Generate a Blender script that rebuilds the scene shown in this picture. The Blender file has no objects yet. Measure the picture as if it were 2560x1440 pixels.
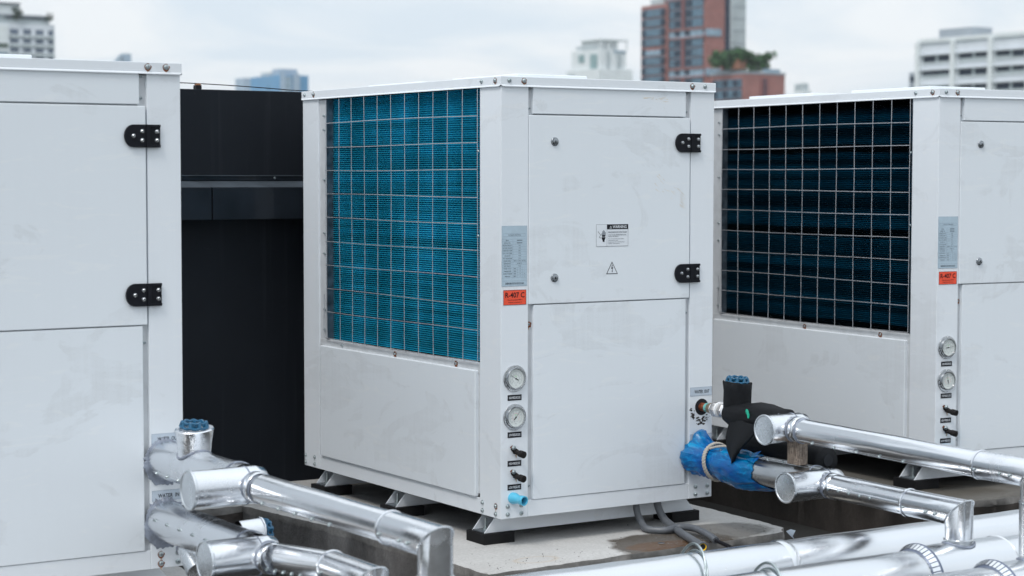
import bpy, bmesh, math, random
from mathutils import Vector, Matrix, noise
random.seed(7)
PI = math.pi
C = bpy.data.collections.new('scene'); bpy.context.scene.collection.children.link(C)
sc = bpy.context.scene

# ------------------------------------------------------------------ materials
def new_mat(name):
    m = bpy.data.materials.new(name); m.use_nodes = True
    nt = m.node_tree; b = nt.nodes['Principled BSDF']
    return m, nt, b
def N(nt, typ, **kw):
    n = nt.nodes.new(typ)
    for k, v in kw.items():
        if k in n.inputs: n.inputs[k].default_value = v
        else: setattr(n, k, v)
    return n
def pos(nt, scale=(1, 1, 1), rot=(0, 0, 0)):
    g = N(nt, 'ShaderNodeNewGeometry'); mp = N(nt, 'ShaderNodeMapping')
    mp.inputs['Scale'].default_value = scale; mp.inputs['Rotation'].default_value = rot
    nt.links.new(g.outputs['Position'], mp.inputs['Vector']); return mp.outputs['Vector']
def nz(nt, vec, scale, detail=4, rough=.55, dist=0.0):
    n = N(nt, 'ShaderNodeTexNoise'); n.inputs['Scale'].default_value = scale
    n.inputs['Detail'].default_value = detail; n.inputs['Roughness'].default_value = rough
    n.inputs['Distortion'].default_value = dist
    if vec is not None: nt.links.new(vec, n.inputs['Vector'])
    return n.outputs['Fac']
def mr(nt, v, a, b, c=0.0, d=1.0):
    n = N(nt, 'ShaderNodeMapRange'); nt.links.new(v, n.inputs['Value'])
    for i, x in enumerate((a, b, c, d)): n.inputs[1 + i].default_value = x
    return n.outputs['Result']
def ma(nt, op, a, b):
    n = N(nt, 'ShaderNodeMath', operation=op)
    for i, x in enumerate((a, b)):
        if isinstance(x, (int, float)): n.inputs[i].default_value = x
        else: nt.links.new(x, n.inputs[i])
    return n.outputs[0]
def mix(nt, f, a, b):
    n = N(nt, 'ShaderNodeMix', data_type='RGBA')
    if isinstance(f, (int, float)): n.inputs[0].default_value = f
    else: nt.links.new(f, n.inputs[0])
    for i, x in ((6, a), (7, b)):
        if isinstance(x, tuple): n.inputs[i].default_value = (*x[:3], 1)
        else: nt.links.new(x, n.inputs[i])
    return n.outputs[2]
def bump(nt, b, h, strength, dist=.002, prev=None):
    n = N(nt, 'ShaderNodeBump'); n.inputs['Strength'].default_value = strength
    n.inputs['Distance'].default_value = dist; nt.links.new(h, n.inputs['Height'])
    if prev is not None: nt.links.new(prev, n.inputs['Normal'])
    nt.links.new(n.outputs[0], b.inputs['Normal']); return n.outputs[0]

def simple(name, col, rough=.5, metal=0.0, var=.12, vs=20, coat=0.0, bs=0.0, spec=None):
    m, nt, b = new_mat(name)
    if spec is None: spec = .5 if max(col) > .06 else .16
    b.inputs['Specular IOR Level'].default_value = spec
    f = mr(nt, nz(nt, pos(nt), vs, 5), .3, .7)
    dk = tuple(c * (1 - var) for c in col); lt = tuple(min(1, c * (1 + var)) for c in col)
    nt.links.new(mix(nt, f, dk, lt), b.inputs['Base Color'])
    nt.links.new(mr(nt, f, 0, 1, max(.03, rough - .06), min(1, rough + .06)), b.inputs['Roughness'])
    b.inputs['Metallic'].default_value = metal; b.inputs['Coat Weight'].default_value = coat
    if bs: bump(nt, b, nz(nt, pos(nt), vs * 4, 4), bs, .001)
    return m

def painted(name, base=(.74, .785, .825), rough=.36, dirt=1.0):
    m, nt, b = new_mat(name)
    p = pos(nt)
    streak = nz(nt, pos(nt, (55, 55, 2.2)), 1.0, 3)                 # fine runs of rain
    wipe = nz(nt, pos(nt, (3, 3, 14), (.35, .25, 0)), 1.0, 5, .6, 1.2)  # slanting wipe marks
    patch = nz(nt, pos(nt, (2.4, 2.4, 4.2)), 1.0, 6, .58, 1.1)
    speck = nz(nt, p, 170, 2)
    edge = mr(nt, patch, .545, .565)                                 # dried soot film with a crisp edge
    film = ma(nt, 'MULTIPLY', edge, mr(nt, ma(nt, 'ADD', wipe, ma(nt, 'MULTIPLY', streak, .5)), .55, .95))
    sk = mr(nt, streak, .45, .75, 0, .22)
    sp = ma(nt, 'MULTIPLY', mr(nt, speck, .60, .70), mr(nt, patch, .52, .60))
    d = ma(nt, 'ADD', ma(nt, 'MULTIPLY', film, .62), ma(nt, 'MULTIPLY', sk, .28))
    d = ma(nt, 'ADD', d, ma(nt, 'MULTIPLY', sp, .35))
    d = ma(nt, 'MULTIPLY', d, .36 * dirt)
    # faint wiped lighter arcs
    wl = ma(nt, 'MULTIPLY', mr(nt, nz(nt, pos(nt, (5, 5, 26), (.5, .4, .2)), 1.0, 3, .5, 2.0), .60, .68), .25 * dirt)
    c1 = mix(nt, d, base, (base[0] * .64, base[1] * .62, base[2] * .60))
    c2 = mix(nt, wl, c1, tuple(min(.85, x * 1.12) for x in base))
    nt.links.new(c2, b.inputs['Base Color'])
    nt.links.new(mr(nt, d, 0, .4, rough, rough + .22), b.inputs['Roughness'])
    b.inputs['Coat Weight'].default_value = .12; b.inputs['Coat Roughness'].default_value = .18
    bp = bump(nt, b, nz(nt, pos(nt, (2.2, 2.2, 1.6)), 1.0, 1), .25, .01)
    bump(nt, b, nz(nt, p, 420, 2), .10, .0006, bp)
    return m

def foil(name, stretch, rough=.17, base=(.80, .82, .85), crumple=.5, dirt=.4):
    m, nt, b = new_mat(name)
    b.inputs['Metallic'].default_value = 1
    v = pos(nt, stretch)
    n1 = nz(nt, v, 1.0, 3, .5, .8); n2 = nz(nt, pos(nt), 70, 5, .6)
    soil = mr(nt, nz(nt, pos(nt, (5, 5, 5)), 1.0, 6, .6, .6), .54, .78)
    nt.links.new(mix(nt, ma(nt, 'MULTIPLY', soil, dirt), base, (base[0] * .62, base[1] * .62, base[2] * .63)), b.inputs['Base Color'])
    nt.links.new(ma(nt, 'ADD', mr(nt, soil, 0, 1, rough, rough + .4 * dirt), mr(nt, n2, .3, .8, 0, .09)), b.inputs['Roughness'])
    bp = bump(nt, b, n1, crumple, .006)
    vn = N(nt, 'ShaderNodeTexVoronoi', feature='DISTANCE_TO_EDGE'); vn.inputs['Scale'].default_value = 26
    wv = pos(nt, (1, 1, 1))
    nt.links.new(wv, vn.inputs['Vector'])
    cr = ma(nt, 'MULTIPLY', mr(nt, vn.outputs['Distance'], 0, .035, 1, 0), mr(nt, nz(nt, pos(nt), 9, 3), .55, .68))
    bp = bump(nt, b, cr, .22, .0008, bp)
    bump(nt, b, nz(nt, pos(nt), 16, 2, .5), .09, .003, bp)
    return m

M = {}
M['paint'] = painted('white powder coat')
M['paint_frame'] = painted('white powder coat frame', (.75, .79, .83), .4, .85)
M['paint_in'] = simple('inner flange paint', (.55, .57, .59), .5, 0, .08)
M['zinc'] = simple('zinc screw', (.48, .54, .55), .32, .9, .25, 300)
M['steel'] = simple('stainless steel', (.50, .515, .53), .16, 1, .10, 60)
M['lockmetal'] = simple('dull lock metal', (.30, .32, .34), .28, 1, .15, 90)
M['wire'] = simple('galvanised wire', (.52, .53, .56), .36, .6, .15, 90)
M['rust'] = simple('rust', (.20, .06, .02), .85, 0, .5, 300)
M['rustlt'] = simple('light rust stain', (.50, .34, .20), .7, 0, .3, 200)
M['hinge'] = simple('black hinge plastic', (.008, .009, .013), .42, 0, .2, 60)
M['rubber'] = simple('black rubber', (.012, .012, .013), .7, 0, .2, 60)
M['darkcap'] = simple('black valve cap', (.018, .016, .016), .6, 0, .4, 120)
M['foam'] = simple('black insulation foam', (.009, .010, .012), .62, 0, .35, 70, 0, .5)
M['darkin'] = simple('dark interior', (.02, .022, .026), .7)
M['jamb'] = simple('galvanised jamb', (.10, .13, .16), .4, .5, .5, 25)
M['white'] = simple('sticker white', (.72, .76, .80), .35, 0, .03)
M['stkblue'] = simple('faded sticker blue', (.42, .53, .61), .4, 0, .06, 30)
M['stkpale'] = simple('pale clear sticker', (.50, .57, .65), .35, 0, .05, 30)
M['ink'] = simple('black ink', (.012, .013, .018), .5)
M['inkgrey'] = simple('grey ink', (.10, .12, .15), .5)
M['inkblue'] = simple('blue grey ink', (.16, .22, .30), .5)
M['orange'] = simple('orange red sticker', (.85, .085, .035), .4, 0, .06, 60)
M['dial'] = simple('gauge dial', (.66, .70, .68), .3, 0, .04, 40, .6)
M['green'] = simple('green mark', (.12, .55, .10), .5)
M['greenring'] = simple('teal green tape', (.0, .35, .22), .35, 0, .2, 60)
M['pink'] = simple('red scale ring', (.60, .25, .25), .5)
M['pvc'] = simple('light blue pvc', (.10, .50, .72), .33, 0, .05, 40, .2)
M['pvcin'] = simple('pvc bore', (.015, .10, .16), .5)
M['wheel'] = simple('blue cast handwheel', (.006, .10, .20), .38, 0, .25, 90, .3, .3)
M['copper'] = simple('weathered copper', (.30, .085, .04), .5, .6, .6, 90)
M['verdigris'] = simple('verdigris', (.12, .35, .33), .7, 0, .3, 80)
M['brass'] = simple('dull bronze fitting', (.30, .24, .17), .4, .8, .35, 60)
M['union'] = simple('nickel union', (.55, .53, .52), .25, .9, .25, 80)
M['teflon'] = simple('white thread tape', (.80, .82, .84), .5)
M['conduit'] = simple('grey conduit', (.115, .125, .14), .42, 0, .12, 40, .1, .2)
M['yellow'] = simple('yellow grommet', (.80, .55, .02), .5)
M['cable'] = simple('black cable', (.012, .012, .015), .5)
M['sealant'] = simple('grey blue sealant', (.22, .25, .31), .55, 0, .35, 45, .2, .8)
M['tabgap'] = simple('dark gap under tabs', (.16, .19, .26), .4, .5)
M['rope'] = simple('natural rope', (.46, .43, .38), .85, 0, .25, 260)
M['black_wall'] = simple('black painted wall', (.0085, .0112, .0158), .6, 0, .16, 3, spec=.14)
M['flash'] = simple('black metal flashing', (.010, .014, .020), .42, 0, .3, 7, .2)
M['flashtop'] = simple('lighter flashing top', (.055, .068, .082), .40, 0, .35, 9)  # lighter colour for the flashing's top face and bar edge
M['scuff'] = simple('black adhesive scuff', (.03, .025, .022), .6, 0, .4, 200)
M['steelch'] = simple('galvanised channel inside', (.14, .16, .18), .45, .4, .3, 40)
M['copper_cap'] = simple('copper cap', (.35, .16, .08), .4, .7)

# foil materials: crumples stretched along the run
M['foilY'] = foil('aluminium cladding branch', (10, .8, 10), .19, (.78, .80, .83), .24)
M['foilX'] = foil('aluminium cladding header', (.7, 4, 4), .20, (.74, .76, .785), .22, 0)
M['foilcap'] = foil('aluminium cladding cap', (4, 4, 4), .24, (.68, .71, .74), .22)
M['foilold'] = foil('aluminium cladding worn', (8, 1.4, 8), .26, (.56, .58, .60), .30)
M['foildent'] = foil('aluminium foil lagging dented', (14, 14, 9), .22, (.84, .86, .89), .9)

def coil_mat(name, ca, cb, bands):
    m, nt, b = new_mat(name)
    f = mr(nt, nz(nt, pos(nt, (1, 6, 1.5)), 1.0, 5, .6), .3, .7)
    c = mix(nt, f, ca, cb)
    rw = mr(nt, nz(nt, pos(nt, (.3, .7, 46)), 1.0, 2, .7), .40, .66)
    c = mix(nt, ma(nt, 'MULTIPLY', rw, .45), c, tuple(x * .45 for x in ca))
    lint = mr(nt, nz(nt, pos(nt, (3, 22, 30)), 1.0, 6, .7, 1.0), .63, .72)
    c = mix(nt, ma(nt, 'MULTIPLY', lint, .35), c, (.22, .34, .36) if not bands else (.03, .09, .11))
    sp = mr(nt, nz(nt, pos(nt, (1, 9, 14)), 2.0, 5, .7), .66, .74)
    c = mix(nt, ma(nt, 'MULTIPLY', sp, .6), c, tuple(min(1, x * 2.4 + .02) for x in cb))
    if bands:  # dark bands across the fins, part of the painted dimness
        bd = mr(nt, nz(nt, pos(nt, (.12, .10, 21)), 1.0, 2, .5), .36, .60)
        c = mix(nt, bd, tuple(x * .30 for x in ca), c)
        sx = N(nt, 'ShaderNodeSeparateXYZ'); nt.links.new(pos(nt), sx.inputs[0])
        wob = ma(nt, 'ADD', sx.outputs[2], ma(nt, 'MULTIPLY', nz(nt, pos(nt, (1, 2.5, 3)), 1.0, 3), .03))
        for zc, hw in ((1.295, .022), (.945, .026), (.553, .024), (1.475, .03)):
            k = mr(nt, ma(nt, 'ABSOLUTE', ma(nt, 'SUBTRACT', wob, zc), 0), hw * .55, hw, .93, 0)
            c = mix(nt, k, c, (.0006, .0012, .002))
    nt.links.new(c, b.inputs['Base Color']); b.inputs['Roughness'].default_value = .42
    b.inputs['Metallic'].default_value = .35; b.inputs['Specular IOR Level'].default_value = .12 if bands else .4
    return m
M['coil'] = coil_mat('bright blue fins', (.006, .34, .49), (.04, .56, .77), False)
M['coil_dimmed'] = coil_mat('blue fins dimmed by angle', (.0012, .060, .120), (.004, .11, .20), True)  # same fins; weaker reflection at this angle put into a darker colour

def concrete(name, light, dark, kind='top', wet=True):
    m, nt, b = new_mat(name); p = pos(nt)
    f = mr(nt, nz(nt, p, 3.2, 8, .62, .4), .3, .72)
    g = mr(nt, nz(nt, p, 90, 3), .3, .7)
    c = mix(nt, ma(nt, 'MULTIPLY', f, .8), light, dark)
    c = mix(nt, ma(nt, 'MULTIPLY', g, .35), c, tuple(x * .55 for x in dark))
    rgh = None
    if kind == 'top':
        sx = N(nt, 'ShaderNodeSeparateXYZ'); nt.links.new(p, sx.inputs[0])
        def ell(cx, cy, rx, ry, w=.5):
            a = ma(nt, 'DIVIDE', ma(nt, 'SUBTRACT', sx.outputs[0], cx), rx)
            d = ma(nt, 'DIVIDE', ma(nt, 'SUBTRACT', sx.outputs[1], cy), ry)
            r = ma(nt, 'SQRT', ma(nt, 'ADD', ma(nt, 'MULTIPLY', a, a), ma(nt, 'MULTIPLY', d, d)), 0)
            r = ma(nt, 'ADD', r, ma(nt, 'MULTIPLY', ma(nt, 'SUBTRACT', nz(nt, p, 7, 5, .6), .5), w * 2))
            return r
        if wet:
            for (cx, cy, rx, ry, col, amt, w) in [(.84, -.13, .22, .15, (.155, .15, .14), .92, .16), (.55, -.24, .26, .20, (.085, .070, .055), .95, .32),
                                              (.52, -.24, .17, .07, (.12, .060, .025), .7, .5), (2.15, -.02, .22, .20, (.10, .09, .075), .8, .3)]:
                k = mr(nt, ell(cx, cy, rx, ry, w), 1.0, .86, 0, amt)
                c = mix(nt, k, c, col); rgh = k if rgh is None else ma(nt, 'MAXIMUM', rgh, k)
            k = mr(nt, ma(nt, 'ABSOLUTE', ma(nt, 'SUBTRACT', ell(.0, -.22, .075, .045, .12), 1.0), 0), 0, .22, .28, 0)
            c = mix(nt, k, c, (.42, .27, .12))
            k = mr(nt, ell(.22, 1.52, .12, .06, .4), 1.0, .5, 0, .6)
            c = mix(nt, k, c, (.24, .18, .12))
            k = mr(nt, ell(-.56, 1.42, .10, .05, .4), 1.0, .5, 0, .6)
            c = mix(nt, k, c, (.22, .18, .14))
    if kind == 'side':
        st = mr(nt, nz(nt, pos(nt, (4, 4, 2.2)), 1.0, 7, .68, .5), .42, .64)
        c = mix(nt, ma(nt, 'MULTIPLY', st, .7), c, tuple(x * .45 for x in dark))
        st2 = mr(nt, nz(nt, pos(nt, (9, 9, 1.6)), 1.3, 7, .7, .6), .56, .74)
        c = mix(nt, ma(nt, 'MULTIPLY', st2, .30), c, tuple(min(1, x * 2.3) for x in dark))
    nt.links.new(c, b.inputs['Base Color']); b.inputs['Roughness'].default_value = .8
    if rgh is not None: nt.links.new(mr(nt, rgh, 0, 1, .82, .22), b.inputs['Roughness'])
    bp = bump(nt, b, nz(nt, p, 26, 8, .7), .6, .006)
    return m
M['slab'] = concrete('plinth top concrete', (.56, .555, .545), (.40, .39, .375))
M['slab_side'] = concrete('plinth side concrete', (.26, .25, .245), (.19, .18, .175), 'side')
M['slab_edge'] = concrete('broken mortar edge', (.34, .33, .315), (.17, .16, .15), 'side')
M['slab_dark'] = concrete('damp plinth top', (.15, .14, .125), (.05, .048, .042), 'top')
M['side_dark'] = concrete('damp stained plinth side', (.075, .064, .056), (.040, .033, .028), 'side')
M['deck'] = concrete('wet roof deck', (.03, .028, .025), (.018, .016, .014), 'plain')
M['wood'] = simple('weathered wood', (.26, .20, .16), .8, 0, .5, 120, 0, .8)

def wall_mat():
    m, nt, b = new_mat('black painted wall')
    f = mr(nt, nz(nt, pos(nt, (1.5, 1.5, .9)), 1.0, 6, .6), .35, .7)
    c = mix(nt, f, (.0075, .0098, .0138), (.0115, .0145, .0195))
    sc_ = ma(nt, 'MULTIPLY', mr(nt, nz(nt, pos(nt, (9, 9, 26), (.4, .3, 0)), 1.0, 5, .7, 2.0), .66, .72), .5)
    dr = ma(nt, 'MULTIPLY', mr(nt, nz(nt, pos(nt, (26, 26, .7)), 1.0, 4, .6), .56, .74), .35)
    c = mix(nt, ma(nt, 'MAXIMUM', sc_, dr), c, (.030, .034, .040))
    nt.links.new(c, b.inputs['Base Color']); b.inputs['Roughness'].default_value = .6; b.inputs['Specular IOR Level'].default_value = .15
    bump(nt, b, nz(nt, pos(nt), 8, 6, .6), .25, .006); return m
M['black_wall'] = wall_mat()
def wood_mat():
    m, nt, b = new_mat('weathered timber')
    g = nz(nt, pos(nt, (200, 200, 25)), 1.0, 5, .6, 1.0)
    c = mix(nt, mr(nt, g, .35, .65), (.10, .075, .06), (.33, .27, .22))
    k = mr(nt, nz(nt, pos(nt), 60, 5, .7, 1.5), .5, .6)
    nt.links.new(mix(nt, ma(nt, 'MULTIPLY', k, .6), c, (.06, .045, .04)), b.inputs['Base Color'])
    b.inputs['Roughness'].default_value = .85; bump(nt, b, g, .5, .002); return m
M['wood'] = wood_mat()

def plastic_wrap():
    m, nt, b = new_mat('blue plastic film')
    f = mr(nt, nz(nt, pos(nt, (6, 5, 6)), 1.0, 3, .5, .8), .36, .66)
    c = mix(nt, f, (.0, .075, .36), (.002, .27, .54))  # noise mixes the film's shadow blue and highlight cyan into its colour
    w_ = mr(nt, nz(nt, pos(nt, (24, 9, 24), (.3, .2, .5)), 1.0, 5, .65, 2.2), .40, .52)
    nt.links.new(mix(nt, ma(nt, 'MULTIPLY', w_, .55), c, (.0, .035, .20)), b.inputs['Base Color'])  # shade in the wrinkles darkened into the colour
    b.inputs['Roughness'].default_value = .15; b.inputs['Specular IOR Level'].default_value = .30
    bp = bump(nt, b, nz(nt, pos(nt, (34, 9, 34), (.5, .2, .7)), 1.0, 4, .6, 1.6), .55, .004)
    bump(nt, b, nz(nt, pos(nt, (12, 40, 12), (.2, .6, .1)), 1.0, 3, .6, 2.5), .30, .003, bp)
    return m
M['film'] = plastic_wrap()
def film_sheer():
    m, nt, b = new_mat('sheer blue film edge')
    b.inputs['Base Color'].default_value = (.0, .16, .5, 1); b.inputs['Alpha'].default_value = .45
    b.inputs['Roughness'].default_value = .2
    bump(nt, b, nz(nt, pos(nt, (20, 20, 20)), 1.0, 4), .6, .004); return m
M['sheer'] = film_sheer()

# ------------------------------------------------------------------ mesh builder
def basis(d):
    d = Vector(d).normalized()
    a = Vector((0, 0, 1)) if abs(d.z) < .9 else Vector((1, 0, 0))
    x = a.cross(d).normalized(); y = d.cross(x)
    return x, y, d
_tc = {}
def text_mesh(s):
    if s in _tc: return _tc[s]
    cu = bpy.data.curves.new('t', 'FONT'); cu.body = s; cu.size = 1; cu.resolution_u = 2; cu.offset = .014
    cu.align_x = 'CENTER'; cu.align_y = 'CENTER'
    o = bpy.data.objects.new('t', cu); sc.collection.objects.link(o)
    dg = bpy.context.evaluated_depsgraph_get(); dg.update()
    me = bpy.data.meshes.new_from_object(o.evaluated_get(dg))
    vs = [tuple(v.co) for v in me.vertices]; fs = [tuple(p.vertices) for p in me.polygons]
    bpy.data.objects.remove(o); bpy.data.curves.remove(cu); bpy.data.meshes.remove(me)
    _tc[s] = (vs, fs); return _tc[s]

class MB:
    def __init__(s): s.v = []; s.f = []; s.m = []
    def add(s, vs, fs, mat=0):
        o = len(s.v); s.v += [tuple(v) for v in vs]
        for f in fs: s.f.append(tuple(i + o for i in f)); s.m.append(mat)
        return s
    def box(s, x0, y0, z0, x1, y1, z1, mat=0):
        vs = [(x, y, z) for z in (z0, z1) for y in (y0, y1) for x in (x0, x1)]
        return s.add(vs, [(0, 2, 3, 1), (4, 5, 7, 6), (0, 1, 5, 4), (2, 6, 7, 3), (0, 4, 6, 2), (1, 3, 7, 5)], mat)
    def lathe(s, prof, o, axis, n=24, mat=0, cap0=True, cap1=True):
        """prof: list of (radius, height along axis)"""
        x, y, d = basis(axis); o = Vector(o); vs = []; fs = []
        for r, h in prof:
            for k in range(n):
                a = 2 * PI * k / n; vs.append(o + d * h + x * (r * math.cos(a)) + y * (r * math.sin(a)))
        for i in range(len(prof) - 1):
            for k in range(n):
                a, b2 = i * n + k, i * n + (k + 1) % n; fs.append((a, b2, b2 + n, a + n))
        if cap0: fs.append(tuple(reversed(range(n))))
        if cap1: fs.append(tuple(range((len(prof) - 1) * n, len(prof) * n)))
        return s.add(vs, fs, mat)
    def cyl(s, p0, p1, r0, r1=None, n=24, mat=0, cap=True):
        p0 = Vector(p0); p1 = Vector(p1); r1 = r0 if r1 is None else r1
        return s.lathe([(r0, 0), (r1, (p1 - p0).length)], p0, p1 - p0, n, mat, cap, cap)
    def tube(s, path, r, n=20, mat=0, cap=True, closed=False):
        P = [Vector(p) for p in path]; L = len(P)
        R = r if isinstance(r, (list, tuple)) else [r] * L
        rings = []; x = None
        for i in range(L):
            if closed: d0 = (P[i] - P[i - 1]).normalized(); d1 = (P[(i + 1) % L] - P[i]).normalized()
            else:
                d0 = (P[i] - P[i - 1]).normalized() if i else (P[1] - P[0]).normalized()
                d1 = (P[i + 1] - P[i]).normalized() if i < L - 1 else d0
            if x is None: x = basis(d0)[0]
            x = (x - d0 * x.dot(d0)).normalized(); y = d0.cross(x); nn = (d0 + d1).normalized()
            den = max(.2, d0.dot(nn)); ring = []
            for k in range(n):
                a = 2 * PI * k / n; q = x * (R[i] * math.cos(a)) + y * (R[i] * math.sin(a))
                q = q - d0 * (q.dot(nn) / den); ring.append(P[i] + q)
            rings.append(ring)
        vs = [v for rg in rings for v in rg]; fs = []
        for i in range(L if closed else L - 1):
            j = (i + 1) % L
            for k in range(n):
                k2 = (k + 1) % n; fs.append((i * n + k, i * n + k2, j * n + k2, j * n + k))
        if cap and not closed: fs.append(tuple(reversed(range(n)))); fs.append(tuple(range((L - 1) * n, L * n)))
        s.add(vs, fs, mat); return rings
    def prism(s, pts, o, ex, ey, depth, mat=0):
        """2D outline pts in plane (ex,ey) at o, thickness along ex x ey"""
        o = Vector(o); ex = Vector(ex); ey = Vector(ey); nn = ex.cross(ey).normalized() * depth; n = len(pts)
        a = [o + ex * p[0] + ey * p[1] for p in pts]; b = [v + nn for v in a]
        fs = [tuple(reversed(range(n))), tuple(range(n, 2 * n))] + [(k, (k + 1) % n, (k + 1) % n + n, k + n) for k in range(n)]
        return s.add(a + b, fs, mat)
    def flat(s, pts, o, ex, ey, mat=0):
        o = Vector(o); ex = Vector(ex); ey = Vector(ey)
        return s.add([o + ex * p[0] + ey * p[1] for p in pts], [tuple(range(len(pts)))], mat)
    def text(s, body, o, ex, ey, size, mat=0, w=None):
        vs, fs = text_mesh(body); o = Vector(o); ex = Vector(ex); ey = Vector(ey)
        if not vs: return s
        x0 = min(v[0] for v in vs); x1 = max(v[0] for v in vs); y0 = min(v[1] for v in vs); y1 = max(v[1] for v in vs)
        sx = (w / (x1 - x0)) if w else size * .8; sy = size / .73 if w is None else size / max(.1, (y1 - y0))
        cx = (x0 + x1) / 2; cy = (y0 + y1) / 2
        return s.add([o + ex * ((v[0] - cx) * sx) + ey * ((v[1] - cy) * sy) for v in vs], fs, mat)
    def mesh(s, name, mats, smooth=True, angle=35):
        me = bpy.data.meshes.new(name); me.from_pydata(s.v, [], s.f)
        for m in mats: me.materials.append(M[m] if isinstance(m, str) else m)
        me.polygons.foreach_set('material_index', s.m); me.update()
        bm = bmesh.new(); bm.from_mesh(me); bmesh.ops.recalc_face_normals(bm, faces=bm.faces) if s.recalc else None
        bm.to_mesh(me); bm.free()
        if smooth: me.shade_smooth(); me.set_sharp_from_angle(angle=math.radians(angle))
        return me
    recalc = True

def link(name, me, parent=None, loc=(0, 0, 0), rot=(0, 0, 0), bevel=0.0, seg=2):
    o = bpy.data.objects.new(name, me); C.objects.link(o); o.location = loc; o.rotation_euler = rot
    if parent: o.parent = parent
    if bevel:
        b = o.modifiers.new('bevel', 'BEVEL'); b.width = bevel; b.segments = seg; b.limit_method = 'ANGLE'; b.harden_normals = True
    return o
def build(name, mb, mats, parent=None, bevel=0.0, smooth=True, angle=35, at=None):
    """at: world position of the object's origin (mesh given in the parent's frame)"""
    if not isinstance(mats, (list, tuple)): mats = [mats]
    return link(name, mb.mesh(name, mats, smooth, angle), parent, at or (0, 0, 0), (0, 0, 0), bevel)
def thing(name, label, cat, loc=(0, 0, 0), rz=0, group=None):
    o = bpy.data.objects.new(name, None); C.objects.link(o); o.location = loc; o.rotation_euler = (0, 0, rz)
    o.empty_display_size = .1; return tag(o, label, cat, group)
def tag(o, label=None, cat=None, group=None, kind=None):
    if label: o['label'] = label
    if cat: o['category'] = cat
    if group: o['group'] = group
    if kind: o['kind'] = kind
    return o
class At(MB):
    """builder whose input is world coordinates but whose mesh is relative to a base point"""
    def __init__(s, base): super().__init__(); s.b = Vector(base)
    def add(s, vs, fs, mat=0): return super().add([Vector(v) - s.b for v in vs], fs, mat)

def children(o): return [c for c in C.objects if c.parent == o]
def copy_tree(o, parent=None, skip=()):
    c = o.copy(); C.objects.link(c)
    if parent: c.parent = parent
    for ch in children(o):
        if ch.name.split('.')[0] in skip: continue
        copy_tree(ch, c, skip)
    return c

# ------------------------------------------------------------------ heat pump unit (local frame: x along front, y back, z=0 underside of frame)
W, D, H = .908, 1.487, 1.5
ZB = .10                     # the frame's underside stands this far above the plinth

# shared meshes
def bolt_mesh(r=.0072, head=.0046):
    b = MB(); b.lathe([(r, 0), (r, .0012), (r * .9, .0016)], (0, 0, 0), (0, 0, 1), 16, 0)
    b.lathe([(head, .0016), (head, .004), (head * .8, .0055), (head * .3, .006)], (0, 0, 0), (0, 0, 1), 10, 0)
    b.box(-head * .8, -.0006, .0058, head * .8, .0006, .0064, 1); b.box(-.0006, -head * .8, .0058, .0006, head * .8, .0064, 1)
    return b.mesh('bolt', ['zinc', 'inkgrey'])
BOLT = bolt_mesh(.0083, .0055)
SCREW = bolt_mesh(.0050, .0038)
def rust_mesh(seed):
    rnd = random.Random(seed); b = MB(); pts = []
    for k in range(20):
        a = 2 * PI * k / 20; r = .0108 + rnd.uniform(-.0014, .0014); pts.append((r * math.cos(a), r * math.sin(a) - .0012))
    b.flat(pts, (0, 0, .0008), (1, 0, 0), (0, 1, 0), 0)
    l = rnd.uniform(.010, .020); b.flat([(-.0028, -.007), (.0028, -.007), (.0012, -.009 - l), (-.0008, -.009 - l)], (0, 0, .0005), (1, 0, 0), (0, 1, 0), 1)
    return b.mesh('rust_stain', ['rust', 'rustlt'], False)
RUST = [rust_mesh(k) for k in range(3)]
FRONT = (PI / 2, 0, 0); SIDE = (PI / 2, 0, -PI / 2)
def bolt(u, x, y, z, rot, me=None, rusty=0, name='bolt', spin=0):
    o = link(name, me or BOLT, u, (x, y, z), rot)
    if rusty: link('rust_stain', RUST[rusty % 3], o, (0, 0, 0), (0, 0, 0))
    return o

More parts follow.
